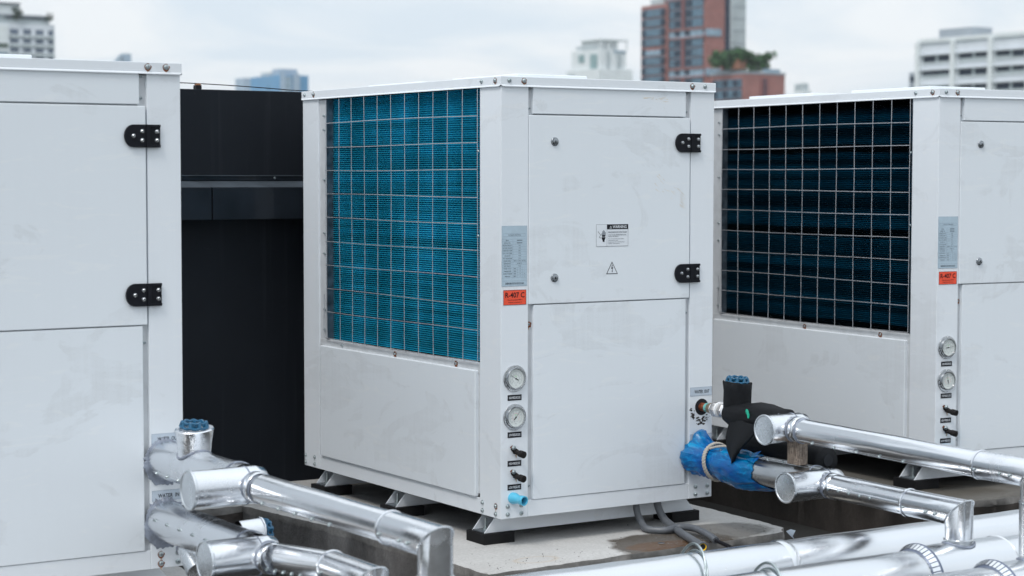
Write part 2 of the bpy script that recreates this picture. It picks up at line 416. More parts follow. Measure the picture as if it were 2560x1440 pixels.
def gauge(u, x, z, ang, kind):
    g = MB(); R = .0455
    g.lathe([(R, 0), (R, .002), (R - .001, .003), (.0375, .0034), (.0372, .010), (.0355, .0135), (.0330, .0135), (.0318, .009)], (0, 0, 0), (0, 0, 1), 48, 0, True, False)
    for a in (90, 210, 330):
        a = math.radians(a); g.lathe([(.0030, .003), (.0026, .0052), (.001, .0056)], (.0413 * math.cos(a), .0413 * math.sin(a), 0), (0, 0, 1), 10, 0)
    o = link('pressure_gauge', g.mesh('pressure_gauge', ['steel']), u, (x, -.0005, z), FRONT)
    d = MB(); d.lathe([(.0322, .0072), (.0322, .0084)], (0, 0, 0), (0, 0, 1), 40, 0)
    e = (1, 0, 0); f = (0, 1, 0)
    for k in range(41):
        a = math.radians(-50 + 280 * k / 40); c, s = math.cos(a), math.sin(a); r0 = .0225 if k % 5 else .0205
        d.flat([(r0 * c - .0003 * s, r0 * s + .0003 * c), (.0255 * c - .0003 * s, .0255 * s + .0003 * c), (.0255 * c + .0003 * s, .0255 * s - .0003 * c), (r0 * c + .0003 * s, r0 * s - .0003 * c)], (0, 0, .0086), e, f, 1)
        r1 = .0125
        d.flat([(r1 * c - .0003 * s, r1 * s + .0003 * c), (.0145 * c - .0003 * s, .0145 * s + .0003 * c), (.0145 * c + .0003 * s, .0145 * s - .0003 * c), (r1 * c + .0003 * s, r1 * s - .0003 * c)], (0, 0, .0086), e, f, 2)
    for k in range(9):
        a = math.radians(-45 + 270 * k / 8)
        d.text(str(k * 5), (.0180 * math.cos(a), .0180 * math.sin(a), .0087), e, f, .0030, 1)
    d.text('bar', (0, .0085, .0087), e, f, .0035, 3, .007)
    for dx in (-.0045, .0045): d.lathe([(.0011, .0084), (.0011, .0088)], (dx, -.0145, 0), (0, 0, 1), 8, 1)
    d.flat([(-.003, -.0225), (.003, -.0225), (.003, -.0215), (-.003, -.0215)], (0, 0, .0087), e, f, 1)
    link('dial', d.mesh('dial', ['dial', 'inkgrey', 'pink' if kind else 'inkgrey', 'green']), o)
    n = MB(); n.lathe([(.0026, .0086), (.0026, .0100)], (0, 0, 0), (0, 0, 1), 12)
    n.prism([(-.0004, 0), (.0004, 0), (.0003, .026), (-.0003, .026)], (0, 0, .0093), e, f, .0004)
    n.prism([(-.0016, -.011), (.0016, -.011), (.0010, 0), (-.0010, 0)], (0, 0, .0093), e, f, .0004)
    link('needle', n.mesh('needle', ['ink']), o, (0, 0, 0), (0, 0, math.radians(ang)))
    return o

EX = (1, 0, 0); EZ = (0, 0, 1)
def sticker(u, name, x0, z0, x1, z1, body, mats, draw, y=-.0006, rot=0):
    b = MB(); w, h = x1 - x0, z1 - z0
    # everything in a flat local frame: x right, z up, -y outward
    b.box(0, -.0003, 0, w, .0003, h, body)
    draw(b, w, h)
    o = link(name, b.mesh(name, mats, False), u, (x0, y, z0), (0, rot, 0)); return o
L1, L2 = -.0006, -.0009
def q(b, x0, z0, x1, z1, mat, y=L1): b.flat([(x0, z0), (x1, z0), (x1, z1), (x0, z1)], (0, y, 0), EX, EZ, mat)
def hline(b, x0, x1, z, mat, t=.0004): q(b, x0, z - t / 2, x1, z + t / 2, mat)
def vline(b, x, z0, z1, mat, t=.0004): q(b, x - t / 2, z0, x + t / 2, z1, mat)
def frame_lines(b, w, h, mat, t=.0006):
    hline(b, 0, w, t / 2, mat, t); hline(b, 0, w, h - t / 2, mat, t); vline(b, t / 2, 0, h, mat, t); vline(b, w - t / 2, 0, h, mat, t)
def tx(b, s, x, z, size, mat, w=None, y=L2): b.text(s, (x, y, z), EX, EZ, size, mat, w)

def unit():
    u = thing('heat_pump_unit', 'complete white heat pump cabinet in the middle, bright blue coil behind wire grille', 'heat pump', (0, 0, -ZB))
    def B(name, mb, mats, bevel=0.0, parent=u, **k): 
        o = build(name, mb, mats, parent, bevel, **k); 
        if parent is u: o.location.z += ZB
        return o
    b = MB().box(.03, .030, .01, W - .02, D - .02, 1.455); 
    # added dark box that blocks light, kept behind the coil plane
    b = MB().box(.060, .030, .004, W - .012, D - .012, 1.455); B('light_block_box', b, 'darkin')
    # flanges behind the panels (their edges show in the gaps)
    f = MB(); f.box(.100, .012, .020, .135, .030, 1.462); f.box(.775, .012, .020, .806, .030, 1.462)
    f.box(.135, .014, 1.3675, .775, .030, 1.3775); f.box(.135, .014, .7200, .775, .030, .7335)
    f.box(.006, 1.290, .02, .030, 1.352, 1.462); f.box(.006, .120, .02, .030, .139, 1.462); f.box(.006, .139, .02, .030, .172, .485)
    f.box(.004, .139, .485, .026, 1.352, .5215)
    f.box(.006, .136, .02, .030, 1.352, .070)
    B('inner_frame', f, 'paint_in', .0008)
    B('coil_jamb', MB().box(.004, 1.283, .5215, .034, 1.290, 1.462), 'jamb'); B('coil_jamb', MB().box(.004, .139, .5215, .034, .1425, 1.462), 'jamb')
    for (x0, y0, x1, y1) in ((0, 0, .110, .136), (.803, 0, W, .11), (0, 1.351, .11, D), (.803, 1.37, W, D)):
        B('corner_post', MB().box(x0, y0, 0, x1, y1, 1.467), 'paint_frame', .0018)
    b = MB(); b.box(.1106, .0012, .0, .8024, .030, .0555); B('base_rail', b, 'paint_frame', .0012)
    b = MB(); b.box(.0012, .1366, .0, .030, 1.3504, .0555); B('base_rail', b, 'paint_frame', .0012)
    b = MB(); b.box(W - .03, .1106, 0, W - .0012, 1.3694, 1.4666); B('rear_panel', b, 'paint_frame')
    b = MB(); b.box(.1106, D - .03, 0, .8024, D - .0012, 1.4666); B('rear_panel', b, 'paint_frame')
    # front panels
    B('header_panel', MB().box(.1285, -.0015, 1.3765, .7790, .020, 1.4665), 'paint', .0018)
    B('access_door', MB().box(.1110, -.0030, .7290, .7975, .018, 1.3715), 'paint', .0022)
    door = [o for o in children(u) if o.name.startswith('access_door')][0]
    B('lower_panel', MB().box(.1310, -.0015, .0570, .7835, .018, .7255), 'paint', .0020)
    # side panel below the coil, proud of its flange
    B('side_panel', MB().box(-.0085, .1540, .0575, .010, 1.3290, .4960), 'paint', .0035)
    # coil: real corrugated sheet
    c = MB(); vs = []; fs = []; pitch = .0078; n = int((1.466 - .5215) / pitch * 8)
    for i in range(n + 1):
        z = .5215 + (1.466 - .5215) * i / n; ph_ = (i % 8) / 8; d = .0062 * (abs(2 * ph_ - 1) * 2 - 1) * (1 if ph_ > .0 else 1)
        for y in (.1425, .42, .70, .98, 1.2815):
            vs.append((.032 + d, y, z + .0012 * math.sin(y * 3.1)))
    for i in range(n):
        for k in range(4): a = i * 5 + k; fs.append((a, a + 1, a + 6, a + 5))
    c.add(vs, fs); 
    B('coil', c, ['coil', 'jamb'], angle=80)
    # wire grille
    g = MB(); ys = [.1455] + [.1419 + .1026 * k for k in range(1, 11)] + [1.279]
    zs = [.527, .6335, .7225, .817, .908, 1.001, 1.093, 1.1855, 1.277, 1.371]
    rnd = random.Random(3)
    for y in ys:
        g.tube([(-.0035 - .0015 * math.sin(z * 5 + y * 7), y + rnd.uniform(-.0012, .0012), z) for z in [.526, .7, .85, 1.0, 1.15, 1.3, 1.464]], .00130, 8)
    for z in zs:
        ph = rnd.uniform(0, 6)
        g.tube([(-.0066, y, z + .0022 * math.sin(y * 4.2 + ph)) for y in [.144, .3, .45, .6, .75, .9, 1.05, 1.2, 1.283]], .00155, 8)
    g.tube([(-.005, 1.281, .526), (-.005, 1.3005, .545), (-.005, 1.297, .70)], .0015, 6)
    B('wire_grille', g, 'wire')
    for z in (.56, .64, .86, .94, 1.15, 1.345, 1.40): bolt(u, .0035, 1.3080, z + ZB, SIDE, SCREW, name='screw')
    for y in (.30, .74, 1.16): bolt(u, .0030, y, .5075 + ZB, SIDE, SCREW, rusty=1 if y < 1 else 0, name='screw')
    for z in (.96, 1.25): bolt(u, -.002, .1425, z + ZB, SIDE, SCREW, name='screw')
    # lid
    l = MB(); e = .004; l.box(-e, -e, 1.4715, W + e, D + e, 1.500)
    B('lid', l, 'paint_frame', .0016)
    lid = [o for o in children(u) if o.name.startswith('lid')][0]
    lp = MB()
    def lip(p, d, nrm, L):
        # flared lip strip with rounded ends
        p = Vector(p); d = Vector(d); nrm = Vector(nrm); up = Vector((0, 0, 1)); prof = [(0, .0), (.0035, -.0035), (.0040, -.0065), (.0024, -.0068), (.0, -.0045)]
        st = [0, .003, .008, .014, L - .014, L - .008, L - .003, L]; fl = [.0, .45, .85, 1, 1, .85, .45, .0]
        vs = []; fs = []
        for t, k in zip(st, fl):
            for a, h in prof: vs.append(p + d * t + nrm * (a * (.25 + .75 * k)) + up * (h * (.3 + .7 * k)))
        n = len(prof)
        for i in range(len(st) - 1):
            for k in range(n): fs.append((i * n + k, i * n + (k + 1) % n, (i + 1) * n + (k + 1) % n, (i + 1) * n + k))
        fs += [tuple(range(n)), tuple(reversed(range((len(st) - 1) * n, len(st) * n)))]
        lp.add(vs, fs)
    zl = 1.4722
    lip((-e, -e, zl), (1, 0, 0), (0, -1, 0), W + 2 * e); lip((-e, -e, zl), (0, 1, 0), (-1, 0, 0), D + 2 * e)
    lip((W + e, -e, zl), (0, 1, 0), (1, 0, 0), D + 2 * e); lip((-e, D + e, zl), (1, 0, 0), (0, 1, 0), W + 2 * e)
    lo = build('drip_lip', lp, 'paint_frame', lid)
    for (y0, y1) in ((.31, .76), (1.00, 1.42)):
        fd = MB(); fd.box(.262, y0, 1.500, .565, y1, 1.5290); fo = build('fan_cowl', fd, 'paint', u, .003); fo.location.z += ZB
        fr = MB(); fr.lathe([(.13, 1.529), (.13, 1.5315), (.10, 1.5318)], (.4135, (y0 + y1) / 2, 0), (0, 0, 1), 32); build('fan_ring', fr, 'wire', fo)
    zt = 1.4865 + ZB
    for x, r in ((.030, 0), (.089, 1), (.805, 2), (.862, 0)): bolt(u, x, -e, zt, FRONT, BOLT, r)
    for y, r in ((.031, 1), (.118, 0), (1.385, 2), (1.462, 0)): bolt(u, -e, y, zt, SIDE, BOLT, r)
    # frame corner bolts
    for x in (.028, .083, .834, .888):
        for z in (.0145, .0420): bolt(u, x, 0, z + ZB, FRONT)
    for y in (.031, .117, 1.394, 1.474):
        for z in (.0145, .0420): bolt(u, 0, y, z + ZB, SIDE, BOLT, 1 if (y == .031 and z > .03) else 0)
    # gap screws
    for x, z in ((.119, 1.458), (.119, 1.395), (.789, 1.458), (.789, 1.395)): bolt(u, x, .012, z + ZB, FRONT, SCREW, name='screw')
    for x, z, r in ((.119, .66, 1), (.119, .105, 0), (.793, .675, 0), (.793, .12, 0)): bolt(u, x, .012, z + ZB, FRONT, SCREW, r, name='screw')
    # locks
    for z in (1.283, .817):
        k = MB(); k.lathe([(.0150, 0), (.0150, .0025), (.0138, .0040), (.0118, .0048), (.0110, .0040), (.0108, .0062), (.0090, .0072)], (0, 0, 0), (0, 0, 1), 28)
        k.box(-.0012, -.0042, .0072, .0012, .0042, .0076, 1); k.lathe([(.0028, .0073), (.0026, .0077)], (0, 0, 0), (0, 0, 1), 10, 1)
        link('lock', k.mesh('lock', ['lockmetal', 'ink']), door, (.2145, -.0030, z), FRONT)
    # hinges
    for z in (1.284, .818):
        h = MB(); w2 = .0335; pts = [(.0655, -w2), (.0655, w2)]
        pts = []; cx = .029
        for k in range(13): a = PI / 2 + PI / 12 * k; pts.append((cx + cx * math.cos(a) * 1.0, w2 * math.sin(a)))
        pts += [(.066, -w2), (.066, w2)]
        h.prism(pts, (0, 0, 0), (1, 0, 0), (0, 1, 0), .0085)
        h.box(.066, -w2, 0, .078, w2, .0105); h.box(.078, -w2, 0, .112, w2, .0045)
        h.box(.078, w2 - .008, .0045, .112, w2, .0085); h.box(.078, -w2, .0045, .112, -w2 + .008, .0085)
        ho = link('hinge', h.mesh('hinge', ['hinge']), u, (.7290, -.0035, z + ZB), FRONT, .0012)
        for dx, dz, hz in ((.0267, 0, .0085), (.0535, .0135, .0085), (.0535, -.0130, .0085), (.1010, .0130, .0045), (.1010, -.0125, .0045)):
            s = MB(); s.lathe([(.0062, 0), (.0062, .002), (.0046, .0022), (.0046, .0065), (.0032, .0078)], (0, 0, 0), (0, 0, 1), 14); s.lathe([(.0022, .0079), (.0020, .0081)], (0, 0, 0), (0, 0, 1), 6, 1)
            link('screw', s.mesh('screw', ['steel', 'ink']), ho, (dx, dz, hz - .0005))
    # gauges
    gauge(u, .0550, .479 + ZB, 58, 0); gauge(u, .0550, .347 + ZB, -42, 1)
    # black engraved plates
    for s, z, w in (('HIGH PRESSURE SIDE', .4035, .056), ('LOW PRESSURE SIDE', .2765, .056), ('HIGH PRESSURE', .1785, .055), ('LOW PRESSURE', .0970, .055)):
        sticker(u, 'pressure_plate', .027, z + ZB, .027 + w, z + .0195 + ZB, 0, ['ink', 'white'], lambda b, w_, h_, s=s: tx(b, s, w_ / 2, h_ / 2, .0085, 1, w_ * .82))
    # name plate
    def plate(b, w, h):
        frame_lines(b, w, h, 1, .0005)
        q(b, .006, h - .036, w - .006, h - .0355, 1); q(b, .006, h - .0265, w - .006, h - .026, 1); vline(b, .006, h - .036, h - .026, 1); vline(b, w - .006, h - .036, h - .026, 1)
        tx(b, 'Air Source Heat Pump', w / 2, h - .0310, .0048, 2, .050)
        rows = [('MODEL', ''), ('SERIAL NO.', ''), ('HEATING CAPACITY', 'kW'), ('COOLING CAPACITY', 'kW'), ('POWER INPUT COMP', 'kW'), ('RLA / FLA COMP', 'Amp'),
                ('FAN MOTOR', 'Amp'), ('HOT WATER PUMP', 'Amp'), ('POWER SUPPLY', '380V / 3 Ph / 50 Hz'), ('REFRIGERANT', 'R-407 C'), ('NET WEIGHT', 'kg'),
                ('WATER IN/OUT', 'MAX'), ('TEMPERATURE', 'MIN'), ('WATER PRESSURE', 'MAX'), ('PRESSURE', 'MIN')]
        z = h - .0445; dz = .0087
        hline(b, .001, w - .001, z, 1)
        for i, (a, c) in enumerate(rows):
            tx(b, a, .022, z - dz / 2, .0033, 2, min(.038, .0026 * len(a)))
            if i < 11:
                if c: tx(b, c, .071, z - dz / 2, .0033, 2, min(.050, .0024 * len(c) + .003))
                else: q(b, .060, z - dz / 2 - .0014, .082, z - dz / 2 + .0012, 2)
            else:
                tx(b, c, .052, z - dz / 2, .0030, 2, .009); tx(b, '8', .073, z - dz / 2, .003, 2, .002); tx(b, 'Bar' if i > 12 else 'C', .091, z - dz / 2, .003, 2)
            z -= dz
            hline(b, .001 if i < 11 or i == 12 or i == 14 else .044, w - .001, z, 1)
        vline(b, .044, h - .0445 - 15 * dz, h - .0445, 1); vline(b, .063, h - .0445 - 15 * dz, h - .0445 - 11 * dz, 1); vline(b, .083, h - .0445 - 15 * dz, h - .0445 - 11 * dz, 1)
        rnd = random.Random(5); x = .014
        while x < w - .014:
            t = rnd.choice((.0005, .001, .0016)); q(b, x, .0055, x + t, .0125, 2); x += t + rnd.choice((.0007, .0012))
        hline(b, .001, w - .001, .018, 1)
    sticker(u, 'name_plate', .0030, .7930 + ZB, .1035, .9970 + ZB, 0, ['stkblue', 'inkblue', 'inkgrey'], plate)
    def r407(b, w, h):
        frame_lines(b, w, h, 1, .0013)
        tx(b, 'R-407 C', w / 2, h * .66, .0185, 1, w * .84)
        tx(b, 'This unit contains R-407 C', w / 2, h * .34, .0040, 1, w * .66); tx(b, 'refrigerant and synthetic oil', w / 2, h * .17, .0040, 1, w * .60)
    sticker(u, 'refrigerant_sticker', .0095, .7290 + ZB, .1010, .7800 + ZB, 0, ['orange', 'ink'], r407)
    # warning label + triangle on the door (this cabinet only shows them)
    def warn(b, w, h):
        frame_lines(b, w, h, 1, .0007); vline(b, .0455, 0, h, 1, .0006)
        q(b, .0458, h - .0175, w, h, 1)
        tx(b, 'WARNING', .0995, h - .0088, .0105, 0, .060)
        b.flat([(.0565, h - .0145), (.0665, h - .0145), (.0615, h - .0045)], (0, L2, 0), EX, EZ, 0)
        b.flat([(.0588, h - .0132), (.0642, h - .0132), (.0615, h - .0072)], (0, L2 - .0003, 0), EX, EZ, 1)
        tx(b, 'HAZARDOUS VOLTAGE!', .0905, h - .0275, .0056, 2, .080)
        tx(b, 'CAN CAUSE SEVERE PERSONAL', .0900, h - .0370, .0040, 2, .078); tx(b, 'INJURY OR DEATH.', .0730, h - .0430, .0040, 2, .044)
        tx(b, 'Turn off electrical power before', .0850, h - .0510, .0038, 2, .068); tx(b, 'removing this panel.', .0720, h - .0565, .0038, 2, .042)
        tx(b, 'Service must be performed by a', .0860, h - .0620, .0038, 2, .070); tx(b, 'qualified service person.', .0760, h - .0675, .0038, 2, .050)
        # hand with a spark across it, and a curved wire
        cx, cz = .031, .028
        b.flat([(cx - .008, cz + .004), (cx - .008, cz + .0), (cx - .004, cz - .008), (cx - .004, cz - .0125), (cx + .004, cz - .0125), (cx + .004, cz - .008), (cx + .008, cz + .001), (cx + .008, cz + .004)], (0, L1, 0), EX, EZ, 1)
        b.flat([(cx - .007, cz + .0055), (cx + .007, cz + .0055), (cx + .008, cz + .011), (cx - .006, cz + .011)], (0, L1, 0), EX, EZ, 1)
        for dx, t in ((-.0085, .017), (-.0050, .024), (-.0014, .028), (.0022, .026), (.0060, .021)):
            b.flat([(cx + dx, cz + .010), (cx + dx + .0026, cz + .010), (cx + dx + .0026, cz + t), (cx + dx + .0013, cz + t + .001), (cx + dx, cz + t)], (0, L1, 0), EX, EZ, 2)
        w_ = [(.007, .052), (.014, .045), (.0185, .040), (.0155, .036), (.0135, .032), (.0165, .029), (.020, .030)]
        for (a0, b0), (a1, b1) in zip(w_[:-1], w_[1:]):
            n = Vector((b0 - b1, a1 - a0)).normalized() * .0007
            b.flat([(a0 + n.x, b0 + n.y), (a0 - n.x, b0 - n.y), (a1 - n.x, b1 - n.y), (a1 + n.x, b1 + n.y)], (0, L1, 0), EX, EZ, 1)
    sticker(door, 'warning_label', .3885, .9210, .5250, .9975, 0, ['white', 'ink', 'inkgrey'], warn, -.0036)
    t = MB(); t.flat([(.0, 0), (.0500, 0), (.0250, .0440)], (0, 0, 0), EX, EZ, 1); t.flat([(.0040, .0024), (.0460, .0024), (.0250, .0390)], (0, -.0003, 0), EX, EZ, 0)
    t.flat([(.0245, .0330), (.0275, .0330), (.0252, .0225), (.0300, .0245), (.0262, .0120), (.0282, .0125), (.0252, .0050), (.0232, .0125), (.0250, .0118), (.0262, .0195), (.0210, .0175)], (0, -.0006, 0), EX, EZ, 1)
    link('shock_triangle', t.mesh('shock_triangle', ['white', 'ink'], False), door, (.4315, -.0036, .8235))
    # service valves: strap, screw, capped stub with rust
    for z in (.2405, .1580):
        v = MB(); v.tube([(0, -.003, .002), (.006, -.004, -.005), (.013, -.005, -.014)], [.0085, .0090, .0080], 10)
        v.tube([(.010, -.004, -.010), (.0135, -.016, -.014), (.0165, -.030, -.0165)], [.0105, .0090, .0085], 14)
        v.tube([(.0155, -.026, -.016), (.0190, -.046, -.0190)], [.0118, .0122], 16)
        vo = link('service_valve', v.mesh('service_valve', ['darkcap']), u, (.0450, 0, z + ZB))
        link('screw', BOLT, vo, (0, -.0115, .003), FRONT)
        rs = MB(); rs.flat([(-.0085, .004), (0, .0105), (.0075, .006), (.016, -.020), (.010, -.018)], (0, -.0007, 0), EX, EZ, 0); rs.flat([(.013, -.022), (.019, -.022), (.018, -.034), (.016, -.034)], (0, -.0006, 0), EX, EZ, 1)
        link('rust_stain', rs.mesh('rust_stain', ['rust', 'rustlt'], False), vo)
    # drain spout
    d = MB(); ax = Vector((.18, -1, -.06)).normalized()
    d.lathe([(.0195, 0), (.0200, .012), (.0185, .020), (.0150, .030), (.0150, .042), (.0168, .046), (.0168, .062), (.0132, .062), (.0132, .040)], (0, 0, 0), ax, 28, 0, False, False)
    d.lathe([(.0131, .040), (.0131, .0405)], (0, 0, 0), ax, 20, 1)
    link('drain_spout', d.mesh('drain_spout', ['pvc', 'pvcin']), u, (.0480, .004, .0700 + ZB))
    # water labels, dark discs for the port holes
    for s, z in (('WATER  OUT', .3725), ('WATER  IN', .2025)):
        def wl(b, w, h, s=s): frame_lines(b, w, h, 1, .0006); tx(b, s, w * .53, h * .48, .0120, 2, w * .68)
        sticker(u, 'water_label', .8075, z + ZB, .9060, z + .0310 + ZB, 0, ['stkpale', 'inkblue', 'ink'], wl)
    for z in (.331, .140):
        hb = MB(); hb.lathe([(.0300, 0), (.0300, .0008)], (0, 0, 0), (0, 0, 1), 28); link('port_hole_disc', hb.mesh('port_hole_disc', ['darkin']), u, (.8600 if z > .2 else .848, 0, z + ZB), FRONT)  # flat dark disc; shade of the hole put into its colour
    # scuffs left around the upper port
    rnd = random.Random(11); sm = MB()
    for k in range(60):
        a = math.radians(rnd.gauss(262, 30)); r = rnd.gauss(.050, .006); cx, cz = r * math.cos(a), r * math.sin(a); s = rnd.uniform(.0014, .0060)
        pts = [(cx + s * rnd.uniform(.4, 1.6) * math.cos(t * PI / 3 + .3), cz + s * rnd.uniform(.3, 1.0) * math.sin(t * PI / 3 + .3)) for t in range(6)]
        sm.flat(pts, (0, -.0004 - .00001 * k, 0), EX, EZ, 0)
    link('adhesive_scuff', sm.mesh('adhesive_scuff', ['scuff'], False), u, (.8600, 0, .331 + ZB))
    # skids
    for yc in (.14, .765, 1.34):
        s = MB(); hw = .041; t = .004; x0, x1 = -.004, W - .004; zt, zb = 0.0, -.063; sl = .052
        def web(y): s.prism([(x0, zb), (x1, zb), (x1 - sl, zt), (x0 + sl, zt)], (0, y, 0), (1, 0, 0), (0, 0, 1), t, 0)
        web(yc - hw + t); web(yc + hw); s.box(x0, yc - hw + t, zb - .0002, x1, yc + hw - t, zb + t, 1)
        so = B('skid', s, ['paint_frame', 'steelch'], .0006)
        for sx, xa in ((1, x0 + .028), (-1, x1 - .028)):
            p = MB(); p.box(-.062, -.060, -.037, .062, .060, 0); link('rubber_pad', p.mesh('rubber_pad', ['rubber']), so, (xa + sx * .022, yc, zb - .0003), (0, 0, 0), .0015)
            a = MB(); a.lathe([(.014, 0), (.014, .003), (.0095, .003), (.0095, .011), (.005, .011), (.005, .042)], (0, 0, 0), (0, 0, 1), 12); link('anchor_bolt', a.mesh('anchor_bolt', ['zinc']), so, (xa, yc - .004, zb + t))
    return u

U = unit()
YR = -.0585
UR = copy_tree(U, None, ('warning_label', 'shock_triangle', 'water_label', 'port_hole_disc', 'adhesive_scuff'))
UR.location = (2.0395, .0136, .0104 - ZB); UR.scale = (1, 1.14, 1); UR.rotation_euler = (0, 0, YR)
tag(UR, 'rear right white heat pump cabinet with dark navy coil, cut off by the right edge', 'heat pump')
UL = copy_tree(U, None, ('warning_label', 'shock_triangle', 'adhesive_scuff', 'rust_stain', 'coil', 'wire_grille'))
UL.location = (-2.1198, -.142, -.0029 - ZB)
tag(UL, 'front left white heat pump cabinet, only its hinged side and silver pipe outlets showing', 'heat pump')
for u in (U, UR, UL): u['group'] = 'white heat pump cabinets on the roof'
for o in children(UR):
    if o.name.startswith('coil') and not o.name.startswith('coil_jamb'):
        o.data = o.data.copy(); o.data.materials[0] = M['coil_dimmed']; o['label'] = 'blue coil with its dim reflection and dark bands put in the colour'
    if o.name.startswith('pressure_gauge'):
        for c in children(o):
            if c.name.startswith('needle'): c.rotation_euler.z = math.radians(-82 if o.location.z > .5 else 12)
for o in children(UL):
    if o.name.startswith('bolt') and (.8 < o.location.x < .84 or o.location.z > 1.4 + ZB):
        link('rust_stain', RUST[int(o.location.x * 100) % 3], o)

rnd = random.Random(21)
door = [o for o in children(U) if o.name.startswith('access_door')][0]; hp = [o for o in children(U) if o.name.startswith('header_panel')][0]
M['residue'] = simple('yellow brown residue', (.66, .56, .42), .6, 0, .2, 90)
sm = MB()
for k in range(26):
    x = rnd.uniform(.640, .790); z = 1.150 - (x - .640) * .55 + rnd.uniform(-.035, .035); L = rnd.uniform(.008, .034); a_ = -.62 + rnd.uniform(-.12, .12); t_ = rnd.uniform(.0004, .0009)
    d_ = Vector((math.cos(a_), math.sin(a_))); n_ = Vector((-d_.y, d_.x)) * t_; x = min(x, .785 - L)
    sm.flat([(x + n_.x, z + n_.y), (x - n_.x, z - n_.y), (x + d_.x * L, z + d_.y * L)], (0, -.0034 - .00001 * k, 0), EX, EZ, 0)
link('residue_mark', sm.mesh('residue_mark', ['residue'], False), door)
sm = MB()
for k in range(12):
    x = rnd.uniform(.585, .70); z = 1.441 + rnd.uniform(-.004, .002) - (.012 if k % 3 == 0 else 0) * rnd.random(); L = rnd.uniform(.008, .03)
    sm.flat([(x, z), (x + L * .5, z - .0010), (x + L, z + .0004), (x + L * .5, z + .0006)], (0, -.0019 - .00001 * k, 0), EX, EZ, 0)
link('residue_mark', sm.mesh('residue_mark', ['residue'], False), hp)

# ------------------------------------------------------------------ pipes
BASEZ = -.28
def seam(mb, c, axis, r, w=.004, mat=0, n=40, lift=.002):
    """raised bead / overlap ring round a pipe"""
    mb.lathe([(r - .001, -w), (r + lift, -w * .5), (r + lift, w * .5), (r - .001, w)], c, axis, n, mat, False, False)
def screws_along(parent, base, p0, p1, r, ang, cnt, skip=0):
    p0, p1 = Vector(p0), Vector(p1); d = (p1 - p0).normalized(); x = Vector((-1, 0, 0)); z = Vector((0, 0, 1))
    nrm = x * math.cos(ang) + z * math.sin(ang); nrm = (nrm - d * nrm.dot(d)).normalized()
    for k in range(cnt):
        p = p0.lerp(p1, (k + .5) / cnt) + nrm * r
        o = link('screw', SCREW, parent, p - Vector(base)); o.rotation_mode = 'QUATERNION'; o.rotation_quaternion = nrm.to_track_quat('Z', 'Y')
def lap_seam(mb, p0, p1, r, ang, mat=0):
    p0, p1 = Vector(p0), Vector(p1); d = (p1 - p0).normalized()
    nrm = Vector((-math.cos(ang), 0, math.sin(ang))); nrm = (nrm - d * nrm.dot(d)).normalized(); t = d.cross(nrm)
    a = [p0 + nrm * (r - .001) - t * .0035, p0 + nrm * (r + .0013) - t * .002, p0 + nrm * (r + .0013) + t * .004, p0 + nrm * (r - .001) + t * .005]
    b = [v + (p1 - p0) for v in a]
    mb.add(a + b, [(0, 1, 5, 4), (1, 2, 6, 5), (2, 3, 7, 6)], mat)
def wob_pipe(mb, p0, p1, r, n=36, seg=24, amp=.0012, mat=0, cap=False, r1=None):
    """pipe cladding with slight out-of-roundness"""
    p0, p1 = Vector(p0), Vector(p1); x, y, d = basis(p1 - p0); L = (p1 - p0).length; vs = []; fs = []
    for i in range(seg + 1):
        t = i / seg; rr = r if r1 is None else r + (r1 - r) * t
        for k in range(n):
            a = 2 * PI * k / n; nn = x * math.cos(a) + y * math.sin(a); p = p0 + d * (L * t)
            w = noise.noise(Vector(p) * 6 + nn * 1.3) * amp * 1.6
            vs.append(p + nn * (rr + w))
    for i in range(seg):
        for k in range(n): a, b = i * n + k, i * n + (k + 1) % n; fs.append((a, b, b + n, a + n))
    if cap: fs += [tuple(reversed(range(n))), tuple(range(seg * n, seg * n + n))]
    mb.add(vs, fs, mat)

def endcap(parent, base, c, axis, r):
    """dished end plate with rolled rim; axis points outward"""
    a = At(base); a.lathe([(r - .001, -.008), (r + .0022, -.006), (r + .0030, -.001), (r + .0018, .0022), (r - .0025, .0026), (r - .0045, .0008), (r * .5, .0022), (.002, .0026)], c, axis, 40, 0, False, True)
    return build('end_cap', a, 'foilcap', parent)

def handwheel(parent, base, c, axis, r=.038):
    x, y, d = basis(axis); c = Vector(c); a = At(base)
    for h_, rr0, th in ((.0085, r * .90, .0036), (-.0060, r, .0042)):
        rim = []
        for k in range(72):
            t = 2 * PI * k / 72; rr = rr0 * (1 + .045 * math.cos(9 * t)); rim.append(c + x * rr * math.cos(t) + y * rr * math.sin(t) + d * (h_ + .0016 * math.cos(9 * t)))
        a.tube(rim, th, 8, 0, False, True)
    for k in range(9):
        t = 2 * PI * k / 9; e_ = x * math.cos(t) + y * math.sin(t)
        a.tube([c + e_ * r * .93 + d * .0085, c + e_ * r * 1.04 - d * .006], [.0052, .0056], 8)
        if k % 3 == 0: a.tube([c - d * .002, c + e_ * r * .95 + d * .004], [.0058, .0042], 8)
    a.cyl(c - d * .014, c + d * .007, .0110, .0095, 12); a.cyl(c + d * .007, c + d * .014, .005, .0045, 6)
    return build('handwheel', a, 'wheel', parent)

